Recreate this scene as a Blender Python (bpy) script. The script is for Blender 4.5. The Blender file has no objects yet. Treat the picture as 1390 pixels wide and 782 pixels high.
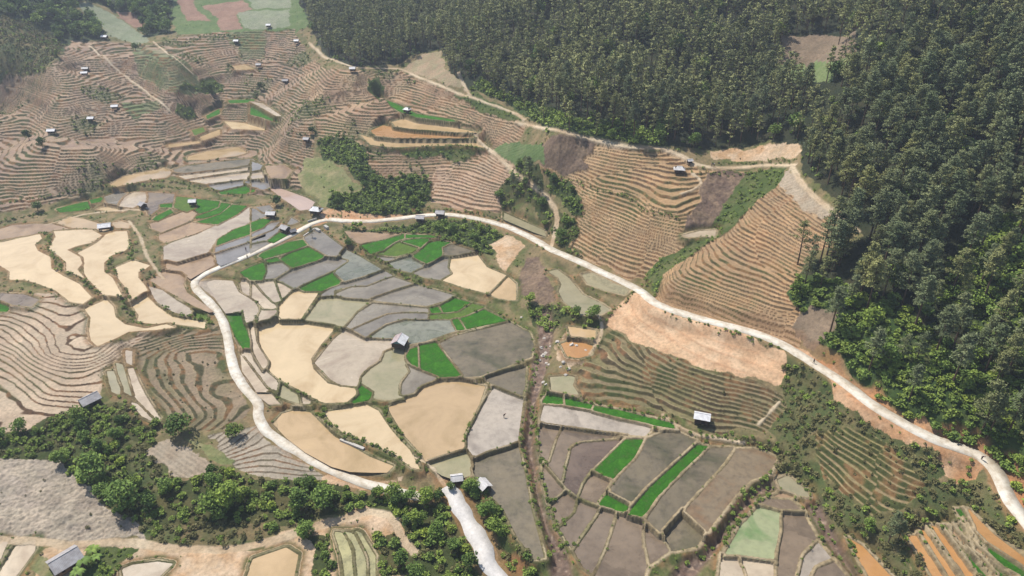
FINE_R, FINE_T, HAZE, EXPO = 0.0014, 0.00115, 0.00028, 0.28
import bpy, bmesh, math, random
import numpy as np
from mathutils import Vector
R = math.radians
rng = np.random.default_rng(7)
random.seed(7)
SC = bpy.context.scene
COL = SC.collection

# ------------------------------------------------------------------ camera model (real camera, real metres)
PW, PH, FP = 1390.0, 782.0, 939.0
ZC, PITCH = 130.0, R(30)
FW = np.array([0, math.cos(PITCH), -math.sin(PITCH)]); UP = np.array([0, math.sin(PITCH), math.cos(PITCH)]); RT = np.array([1.0, 0, 0])
def rays(p):
    p = np.atleast_2d(np.asarray(p, float))
    return FW + (p[:, :1] - PW/2)/FP*RT - (p[:, 1:2] - PH/2)/FP*UP
def onplane(p, z):
    d = rays(p); t = (z - ZC)/d[:, 2]
    return np.stack([d[:, 0]*t, d[:, 1]*t], 1)

# ------------------------------------------------------------------ value noise
_T = rng.random((16, 256, 256)).astype(np.float32)
def vn(x, y, s, k=0):
    x = np.asarray(x, np.float32)/s + 37.3*k; y = np.asarray(y, np.float32)/s + 91.7*k
    xi = np.floor(x).astype(np.int32); yi = np.floor(y).astype(np.int32)
    fx = x - xi; fy = y - yi; fx = fx*fx*(3-2*fx); fy = fy*fy*(3-2*fy)
    T = _T[k % 16]; x0 = xi & 255; x1 = (xi+1) & 255; y0 = yi & 255; y1 = (yi+1) & 255
    return (T[y0, x0]*(1-fx)+T[y0, x1]*fx)*(1-fy) + (T[y1, x0]*(1-fx)+T[y1, x1]*fx)*fy
def fbm(x, y, s, k=0, o=3):
    a = 0; w = 1; t = 0
    for i in range(o):
        a = a + w*vn(x, y, s/2**i, k+i); t += w; w *= .55
    return a/t
def sst(x, a, b):
    t = np.clip((x-a)/(b-a), 0, 1); return t*t*(3-2*t)

# ------------------------------------------------------------------ tracing helpers (pixel outlines become world outlines at their own height)
TX = [0, 340, 680, 1030]; TY = [0, 200, 380, 562]
def P(s, t=None):
    a = np.array([[float(v) for v in q.split(',')] for q in s.split()])
    if t: a = a*0.28125 + np.array([TX[int(t[1])], TY[int(t[0])]])
    return a

# ------------------------------------------------------------------ heights: points and level lines of the valley
HP = """0,770,-10 90,760,-12 200,765,-14 370,770,-14 450,760,-13 530,760,-14 600,760,-16 720,770,-14 850,770,-10
930,765,-12 1060,760,-11 1150,775,-12 0,900,-14 700,900,-17
0,630,-2 100,700,-8 0,720,-9 100,600,-4 200,700,-12 300,690,-12 420,700,-12 520,710,-10.5 600,705,-14 560,640,-8 620,630,-6.5 680,640,-6.5
740,700,-11 715,600,-8.5 850,600,-4.5 850,700,-8 1000,640,-5 930,572,0 950,585,-1.5 1060,600,0 900,730,-9.5 960,745,-12 1030,662,-8 1090,700,-9 1080,650,-7.5 1130,720,-10
445,298,9 500,300,9.5 265,385,4 290,415,3 310,450,1.5 320,500,-1 350,550,-4 360,585,-6 400,610,-7.5 450,638,-9 510,660,-10.5 610,665,-10 640,720,-13 690,782,-17
480,600,-4.5 430,490,-1.5 400,420,1.5 470,360,4 420,330,6.5 550,420,1 600,370,3.5 650,370,4 540,330,7 650,470,-1 690,440,-.5 600,550,-4 660,580,-5.5 500,520,-2.5 450,560,-3.5
200,240,8 0,290,7.5 100,270,8 330,262,9 380,270,9 250,330,7 80,370,6.8 20,340,7 140,330,7.2 200,380,4.8 230,420,3 170,400,4.6 140,440,3.8 180,290,8 320,300,8.5 300,350,6.3 350,310,8
0,395,8 100,400,6.3 110,405,6.2 -100,400,9 -100,560,0 -100,300,9 1110,655,-5 1160,745,-9 1010,610,-3"""
HF = """600,291,7 650,297,7.5 700,312,8 740,335,8.4 770,348,8.7 800,360,9 850,385,9.5 880,405,10 920,425,10.8 960,435,11.4 1000,446,12 1040,458,12.5 1100,490,13.2 1150,520,13 1200,560,12.5 1250,588,12 1300,607,11 1340,628,10.2 1360,660,9.4 1390,705,8
760,400,6 785,415,5.6 820,392,7.5 735,375,6.5 780,448,3.5 778,482,2 765,520,-.5 740,430,1.5 720,480,-.5 718,540,-2.2 700,385,2 690,340,5.5
850,420,6 930,450,8.8 1000,480,9.2 1050,505,9 830,450,3.5 900,482,6 1000,512,6.8 1060,520,7.5 820,470,2.5 1000,530,4.5 900,540,.5 1000,560,1.5 1050,560,3 800,510,.5 780,545,-1.3 850,560,-1.8 730,560,-3.2
885,390,11.5 915,355,16.5 960,320,22.5 985,290,26.5 1020,250,32.5 1060,228,39 960,226,34.6 905,202,38 850,199,38.4 760,183,41
950,180,42 950,100,57.6 950,0,81.6 820,100,57 820,0,80 700,0,74 700,80,55 700,150,38
1200,540,15.5 1200,450,24.6 1200,350,35.5 1200,250,48 1200,150,63 1200,50,81 1200,0,91 1300,590,13.5 1300,570,16.7 1300,450,27.5 1300,350,38 1300,250,50.4 1300,150,64.6 1300,50,82.3
1390,650,13 1390,600,17 1390,450,31.6 1390,350,42 1390,250,54 1390,150,67.5 1390,50,84 1550,600,27 1550,300,55 1550,50,90
1150,430,23 1150,400,26.5 1150,350,32.3 1150,300,38 1150,250,45.4 1150,150,60.6 1150,50,79 1100,440,18.5 1100,420,20.5 1110,272,38.5 1075,229,42 1060,110,57 1060,80,63.5 1140,80,66
1200,580,11 1200,650,5.9 1200,710,1.9 1150,600,6.6 1100,560,7.1 1250,612,10.4 1280,660,7.4 1230,680,4.5 1300,740,1.8 1330,700,5.5 1200,760,-1.5 1390,760,5 1390,900,1
480,95,46.5 550,150,31.5 600,215,20 620,250,13.5 540,240,15 480,200,21 600,40,56 600,0,64 560,75,47.5 430,60,48 430,250,10.5 420,150,25 470,150,32 520,130,37 660,200,24.5 680,250,17 650,285,10 640,130,41
715,230,24 745,300,13 760,260,20 700,190,31
100,200,13 200,200,12 370,200,12.5 0,200,13 0,150,25 350,150,21 200,100,34 100,100,36 380,100,34 60,60,46 200,60,43.7 300,60,44 380,40,50 310,10,57 200,10,57 100,10,60 0,30,60 0,80,44 400,0,62 -100,50,55 -100,200,15"""
CN = """33.6;735,203 800,212 870,226 925,236
26.8;736,231 792,253 854,267 877,287 922,298
21.2;775,264 800,285 850,302 905,322
16.7;780,292 810,315 860,332 905,343
11.8;775,327 820,352 860,368 888,378
16.7;897,388 970,420 1045,439
20;917,361 980,392 1060,419
23.7;970,334 1020,362 1075,388
28.7;1000,302 1045,324 1098,350
32.7;1028,270 1065,296 1105,322
36;1050,248 1080,274 1115,298
r5;t20:200,130 300,330 370,350 470,345 600,270 720,240
r3.5;t20:60,160 200,360 320,390 450,385 560,320 640,270
r2;t20:0,240 110,370 250,430 430,430 530,390
r.8;t20:0,330 170,420 260,520 480,500
r-.5;t20:0,410 120,500 250,570 400,590
r-2;t20:0,500 100,600 300,640 400,650
r1;t20:610,330 640,520 770,690
r-.4;t20:760,270 770,450 860,620
r-1.6;t20:870,240 880,400 950,560 1010,690
r-2.6;t20:1000,240 1030,450 1090,620
5.5;1120,590 1160,615 1200,635
2.9;1110,615 1150,650 1200,675
9.1;1160,585 1200,605 1240,625
45;t00:250,300 330,265 430,235 470,250 560,250 660,265 760,290
40;t00:300,340 440,290 540,280 640,300 700,320 800,350
35;t00:400,400 520,370 620,345 680,360 760,385 850,410
31;t00:270,480 400,460 560,420 660,395 720,430
27;t00:260,540 450,500 600,490 740,470
23.5;t00:420,560 600,560 700,530
20.5;t00:400,600 560,600 700,580 800,600
22;t00:0,480 100,500 200,560 280,620 330,660 450,720
19.5;t00:0,560 120,590 250,640 360,690 420,740
15.5;t00:500,630 640,680 780,740
44;t01:340,260 400,330 480,350 600,350 700,335
40;t01:300,280 350,370 400,410 480,400 620,380
37;t01:260,340 310,420 360,440 440,440 540,420
32.5;t01:180,430 260,510 300,500 420,490 480,470
29;t01:210,570 280,560 400,540 440,530
35.5;t01:620,420 760,440 900,480 1000,500 1130,560 1220,580
40.5;t01:600,370 720,355 800,375 900,420 1000,450
23.4;492,198 540,199 600,197 655,202
25.7;503,182 560,188 620,187 645,188
29;533,165 560,163 600,171 650,180
19;262,156 290,150 315,150
14;258,182 275,181 300,176 330,168
11.3;228,203 260,197 290,193 330,196
8.8;250,216 300,208 345,207
24;285,130 305,130
29;300,110 320,110
34;318,94 340,92
0;t33:740,590 830,700 890,790
1.2;t33:830,550 920,680 1000,790
2.4;t33:900,550 1000,680 1100,790
3.6;t33:960,550 1080,680 1200,790
4.8;t33:1000,560 1150,700 1290,785
6;t33:1015,460 1100,600 1290,730"""
pts = []
def cz(z): return z*.45 if z <= 0 else z*.6 if z < 10 else 6+(z-10)*1.4 if z < 20 else z
for q in HP.split():
    a, b, z = map(float, q.split(',')); z = cz(z); xy = onplane([(a, b)], z)[0]; pts.append((xy[0], xy[1], z))
for q in HF.split():
    a, b, z = map(float, q.split(',')); xy = onplane([(a, b)], z)[0]; pts.append((xy[0], xy[1], z))
for l in CN.split('\n'):
    z, s = l.split(';'); z = cz(float(z[1:])) if z[0] == 'r' else float(z); t = None
    if s.startswith('t'): t, s = s[1:3], s[4:]
    pp = P(s, t)
    for i in range(len(pp)-1):
        for u in (0, .5): pts.append((*onplane([pp[i]*(1-u)+pp[i+1]*u], z)[0], z))
    pts.append((*onplane([pp[-1]], z)[0], z))
for x, y, z in [(-700, 200, 30), (-700, 600, 110), (0, 700, 130), (-300, 720, 120), (350, 600, 150), (600, 300, 150), (500, 100, 70), (-400, 0, -10), (0, 0, -20), (400, -100, 20), (-350, 640, 95), (150, 600, 130), (-550, 400, 60)]:
    pts.append((x, y, z))
PT = np.array(pts)
def tps_fit(XY, Z, lam):
    n = len(XY); d = np.sqrt(((XY[:, None]-XY[None])**2).sum(2)) + 1e-9
    K = d*d*np.log(d) + lam*np.eye(n); Q = np.hstack([np.ones((n, 1)), XY])
    A = np.block([[K, Q], [Q.T, np.zeros((3, 3))]]); return np.linalg.solve(A, np.concatenate([Z, np.zeros(3)]))
CXY = PT[:, :2]/100.0; WT = tps_fit(CXY, PT[:, 2], .003)
GX0, GX1, GY0, GY1, GS = -700, 700, -40, 740, 4.0
gx = np.arange(GX0, GX1+1, GS); gy = np.arange(GY0, GY1+1, GS)
def tps(x, y):
    q = np.stack([x.ravel(), y.ravel()], 1)/100.0; out = np.zeros(len(q))
    for i in range(0, len(q), 8000):
        s = q[i:i+8000]; d = np.sqrt(((s[:, None]-CXY[None])**2).sum(2)) + 1e-9
        out[i:i+8000] = (d*d*np.log(d)) @ WT[:-3] + WT[-3] + s @ WT[-2:]
    return out.reshape(x.shape)
_gx, _gy = np.meshgrid(gx, gy)
HG = np.clip(tps(_gx, _gy), -30, 170).astype(np.float32)
def Hs(x, y):
    u = np.clip((np.asarray(x)-GX0)/GS, 0, len(gx)-1.001); v = np.clip((np.asarray(y)-GY0)/GS, 0, len(gy)-1.001)
    i = u.astype(int); j = v.astype(int); a = u-i; b = v-j
    # cubic-ish (quadratic B-spline-free) bilinear on a 4 m grid
    return (HG[j, i]*(1-a)+HG[j, i+1]*a)*(1-b) + (HG[j+1, i]*(1-a)+HG[j+1, i+1]*a)*b
def onground(p):
    d = rays(p); n = len(d); ys = np.arange(45, 755, 1.0)
    t = ys[None]/np.maximum(d[:, 1:2], 1e-3); x = d[:, :1]*t; z = ZC + d[:, 2:3]*t
    g = z - Hs(x, np.broadcast_to(ys, x.shape)); neg = g < 0
    k = np.where(neg.any(1), neg.argmax(1), len(ys)-1); k = np.maximum(k, 1); r = np.arange(n)
    a = g[r, k-1]; b = g[r, k]; u = np.clip(a/(a-b+1e-9), 0, 1); y = ys[k-1] + u
    tt = y/d[:, 1]; return np.stack([d[:, 0]*tt, y], 1)
def densify(p, step=12, closed=True):
    q = np.vstack([p, p[:1]]) if closed else p; o = []
    for i in range(len(q)-1):
        m = max(1, int(np.hypot(*(q[i+1]-q[i]))//step)); o += [q[i]+(q[i+1]-q[i])*j/m for j in range(m)]
    if not closed: o.append(q[-1])
    return np.array(o)
def gpt(px, py):
    x, y = onground([(px, py)])[0]; return float(x), float(y), float(Hs(x, y))
# ------------------------------------------------------------------ rasters (world metres)
RX0, RX1, RY0, RY1, RS = -440, 440, 56, 600, 0.22
NX = int((RX1-RX0)/RS); NY = int((RY1-RY0)/RS)
def fill(poly):
    """scanline fill of a world polygon -> (row slice, col slice, mask)"""
    p = (np.asarray(poly) - [RX0, RY0])/RS
    j0 = max(0, int(p[:, 1].min())); j1 = min(NY, int(p[:, 1].max())+2); i0 = max(0, int(p[:, 0].min())); i1 = min(NX, int(p[:, 0].max())+2)
    if j1 <= j0 or i1 <= i0: return None
    m = np.zeros((j1-j0, i1-i0+1), np.int16); q = np.roll(p, -1, 0)
    for (ax, ay), (bx, by) in zip(p, q):
        if ay == by: continue
        if ay > by: ax, ay, bx, by = bx, by, ax, ay
        r = np.arange(max(j0, math.ceil(ay-.5)), min(j1, math.ceil(by-.5)))
        if len(r) == 0: continue
        x = ax + (r+.5-ay)/(by-ay)*(bx-ax); c = np.clip(np.ceil(x-.5).astype(int), i0, i1) - i0
        np.add.at(m, (r-j0, c), 1)
    return slice(j0, j1), slice(i0, i1), (np.cumsum(m, 1)[:, :-1] & 1).astype(bool)

# zones: name -> id ; drawn in order, later over earlier
ZN = ['scrub', 'pine', 'edge', 'broad', 'hill_scrub', 'terr_far', 'terr_mid', 'terr_ochre', 'terr_right', 'terr_dry', 'terr_fan', 'terr_strip', 'terr_scrub', 'terr_plot',
      'bare', 'burnt', 'grass', 'field_tan', 'earth', 'grey_slope', 'bush', 'field_pale', 'field_brown', 'field_green', 'thicket', 'clear_brown', 'clear_green', 'plot_pale', 'gully', 'bank', 'terr_veg', 'burnt2', 'terr_mid_low','terr_grn','cut']
ZI = {n: i for i, n in enumerate(ZN)}
ZONES = [
 ('broad', None, "-120,-60 240,-60 250,-5 232,20 230,45 200,52 190,40 165,20 135,5 108,2 100,12 132,30 144,52 100,58 60,92 0,108 -120,125"),
 ('field_green', None, "230,-30 430,-30 425,30 400,45 300,45 240,48 232,20 235,5"),
 ('field_pale', '00', "370,25 420,10 560,80 680,160 720,195 700,210 650,215 510,165 480,110 400,60"),
 ('hill_scrub', None, "-120,30 10,22 40,30 62,42 92,62 75,80 60,98 0,108 -120,125"),
 ('field_brown', '00', "850,-40 920,-20 960,50 1020,100 900,100 870,50"),
 ('field_brown', '00', "980,30 1180,0 1215,45 1140,70 1170,140 1070,150 1050,90"),
 ('field_pale', '00', "1145,60 1280,50 1400,45 1400,130 1280,140 1180,140"),
 ('field_pale', '00', "1185,-40 1420,-40 1400,38 1280,40 1220,45"),
 ('field_brown', '00', "560,55 640,60 700,110 720,130 650,130 590,95"),
 ('terr_far', None, "-120,125 0,108 60,98 78,82 95,55 140,56 200,62 260,48 300,44 400,40 412,62 425,85 415,110 425,150 425,190 430,215 415,255 380,262 330,265 235,240 150,255 0,290 -120,320"),
 ('terr_grn', '00', "640,230 780,240 900,300 960,370 960,450 860,470 740,400 660,340"),
 ('terr_grn', '00', "1080,160 1280,145 1280,280 1150,285 1120,220"),
 ('terr_grn', '00', "580,500 760,480 790,510 640,570"),
 ('terr_far', '00', "900,230 1150,210 1150,300 1050,310 940,290"),
 ('terr_mid', None, "410,70 440,92 480,96 545,96 560,104 600,120 625,128 700,157 712,172 705,190 690,205 722,235 705,250 695,288 640,284 600,280 585,270 585,245 560,235 505,240 497,205 470,188 430,185 425,150 412,110"),
 ('terr_mid_low', None, "590,228 625,220 660,205 690,205 722,235 700,250 690,290 640,284 585,276 590,250"),
 ('terr_ochre', None, "745,182 800,190 850,199 905,204 932,215 950,230 1020,232 990,270 960,318 935,335 905,350 885,380 850,376 800,350 770,327 778,300 790,270 730,232 732,205"),
 ('terr_right', None, "1073,230 1100,262 1125,290 1130,325 1100,345 1085,372 1078,400 1090,425 1085,468 1060,464 1020,447 980,438 930,424 893,402 892,385 898,372 945,343 1000,300 1040,262 1058,240"),
 ('plot_pale', None, "1072,228 1085,247 1108,270 1130,290 1115,300 1080,275 1055,250"),
 ('terr_dry', None, "830,449 900,482 1000,512 1062,530 1062,560 1035,588 1000,582 955,585 930,570 900,560 830,550 775,545 762,522 785,505 800,485 815,460"),
 ('terr_fan', None, "-80,400 0,398 60,398 105,393 122,420 132,470 215,448 240,446 232,470 180,475 145,500 140,530 115,560 80,570 30,585 -80,600"),
 ('terr_veg', None, "175,470 215,450 240,444 298,440 306,470 320,510 340,548 335,565 300,585 250,575 215,565 190,540 180,520 150,520 142,500"),
 ('terr_plot', None, "285,590 320,585 348,578 372,605 400,625 440,645 452,655 420,660 370,650 330,640 300,622"),
 ('terr_scrub', None, "1098,596 1130,584 1190,590 1262,625 1270,650 1236,690 1195,706 1150,688 1110,645"),
 ('hill_scrub', None, "1232,725 1245,712 1270,700 1298,688 1320,690 1400,745 1500,800 1500,860 1250,860 1232,770"),
 ('bare', None, "850,405 868,401 885,415 920,432 1000,454 1062,482 1064,518 1000,510 900,480 832,449 820,440 828,420"),
 ('burnt', None, "728,205 752,181 800,185 812,192 800,206 785,214 800,230 765,236 728,228"),
 ('burnt2', None, "960,236 1016,233 992,270 972,312 928,318 930,295 950,262"),
 ('burnt', None, "715,350 735,348 742,372 768,408 740,414 718,405 700,385"),
 ('grass', None, "415,212 448,213 480,245 495,255 462,268 440,283 415,265 405,240"),
 ('field_green', None, "688,192 735,200 738,225 715,222 700,228 668,200"),
 ('gully', None, "615,128 640,124 700,152 712,160 690,163 650,150"),
 ('field_tan', None, "545,96 575,73 600,70 602,90 630,116 622,120 590,109"),
 ('gully', None, "500,192 560,186 620,192 650,205 620,222 600,210 560,215 520,202"),
 ('earth', None, "962,204 1080,194 1088,205 1078,216 968,219"),
 ('pine', None, "385,-140 405,5 420,30 428,55 445,80 475,90 545,87 560,74 600,68 612,100 640,122 690,138 720,160 742,182 765,178 800,187 850,194 905,199 960,203 1040,193 1088,200 1092,232 1120,262 1150,300 1165,322 1125,345 1082,372 1068,400 1098,440 1180,440 1240,500 1310,560 1370,610 1440,690 1900,900 1900,-140"),
 ('edge', None, "640,122 690,138 720,160 742,182 765,178 800,187 850,194 905,199 905,180 850,165 780,160 720,140 680,120 650,105"),
 ('edge', None, "1082,372 1068,400 1098,440 1105,458 1135,478 1175,515 1208,555 1250,574 1290,588 1335,602 1375,640 1410,700 1550,760 1550,600 1390,520 1300,470 1230,420 1150,385"),
 ('edge', None, "1320,310 1400,280 1400,520 1340,470 1270,420 1290,360"),
 ('clear_brown', None, "1058,88 1060,48 1110,48 1160,50 1160,72 1120,88"),
 ('clear_green', None, "1056,112 1058,88 1120,86 1162,72 1162,82 1125,112"),
 ('clear_brown', None, "1075,440 1100,415 1140,420 1130,450 1100,468"),
 ('bush', None, "430,190 450,183 480,190 497,205 503,228 525,240 560,237 585,245 583,270 570,292 540,297 500,291 470,287 445,281 450,264 480,262 497,252 482,240 470,225 440,215"),
 ('bush', None, "463,305 500,312 545,307 600,300 625,300 665,308 686,318 682,335 665,347 640,337 600,325 560,318 480,317"),
 ('thicket', None, "672,262 685,245 695,230 712,212 735,238 745,275 760,287 757,320 748,318 738,300 735,282 705,275 685,282"),
 ('bush', None, "735,232 770,245 790,275 790,292 770,290 752,262"),
 ('thicket', None, "757,288 780,300 788,318 775,330 790,345 785,358 765,345 752,330 752,310"),
 ('gully', None, "1015,236 1062,226 1070,234 1045,258 1008,296 972,325 942,345 903,370 892,396 874,392 878,370 900,350 940,332 968,305 990,270"),
 ('thicket', None, "715,412 745,415 780,420 800,430 814,430 810,446 790,448 760,440 748,452 728,442 716,430"),
 ('thicket', None, "-80,592 0,590 30,586 80,562 115,558 160,545 200,562 215,578 205,602 225,640 250,655 290,640 340,650 400,652 450,655 500,674 535,670 600,668 618,690 634,730 655,770 665,800 560,800 538,770 560,750 540,705 500,688 430,703 330,735 200,735 188,710 150,695 120,662 92,642 80,625 0,622 -80,625"),
 ('thicket', None, "640,655 660,665 690,705 725,755 750,800 700,800 668,740 650,705 628,675"),
 ('grey_slope', None, "-80,625 0,622 80,625 92,642 120,662 140,690 185,710 195,732 90,738 50,733 0,730 -80,730"),
 ('earth', None, "30,800 70,740 170,735 330,745 430,708 500,688 540,705 560,750 540,790 380,800"),
 ('gully', None, "240,118 262,121 285,130 302,126 303,115 290,108 262,112"), ('gully', None, "236,138 262,148 268,158 255,162 236,152"), ('gully', None, "500,108 516,106 522,124 510,131 500,124"),
 ('grass', '30', "180,640 250,700 240,820 190,820 140,760"), ('gully', '30', "420,640 670,640 600,720 500,820 400,820 400,700"), ('thicket', '31', "260,590 380,570 400,700 380,820 300,820 310,650"), ('thicket', '31', "600,600 700,580 800,640 830,760 640,790 610,680"),
 ('hill_scrub', '30', "600,130 700,140 760,240 860,310 780,400 690,380 640,260"), ('hill_scrub', '30', "930,520 1280,540 1280,640 1100,640 900,640 700,610 660,560"),
 ('cut', None, "1064,458 1092,466 1130,492 1165,525 1188,556 1232,574 1258,562 1280,585 1330,598 1378,636 1392,690 1400,720 1365,665 1345,636 1300,614 1250,596 1200,568 1150,528 1100,496"),
 ('cut', None, "1120,512 1150,522 1200,562 1250,592 1300,610 1330,620 1345,640 1330,655 1300,652 1272,634 1222,612 1190,592 1150,568 1128,545"),
 ('cut', None, "435,292 448,282 470,286 500,291 540,290 585,287 600,291 560,297 500,302 450,303"), ('cut', None, "385,318 412,306 430,300 440,296 445,302 420,310 395,322"),
 ('plot_pale', '30', "720,170 800,110 1000,230 1020,270 930,305 860,305 760,240"),
 ('grass', '30', "880,110 960,130 1130,230 1110,255 1000,220"),
 ('hill_scrub', None, "1062,482 1100,505 1135,545 1180,575 1215,600 1270,612 1285,640 1258,655 1200,600 1150,583 1105,590 1065,600 1040,585 1062,560 1064,520"),
 ('hill_scrub', None, "1000,595 1060,600 1105,595 1100,625 1140,668 1190,705 1225,690 1255,655 1290,650 1340,665 1370,700 1400,745 1320,690 1270,700 1235,725 1225,800 1180,775 1122,692 1100,665 1060,640 1010,615"),
 ('earth', '31', "345,310 380,290 440,305 560,340 700,325 700,300 730,300 720,320 560,365 400,345 340,340"),
 ('earth', None, "665,330 690,318 712,335 700,352 690,372 678,365 672,345"),
 ('earth', None, "686,288 712,295 745,310 742,322 700,308 680,298"),
 ('earth', None, "752,470 765,455 800,440 812,445 808,475 790,495 770,500 755,490"),
]
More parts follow.
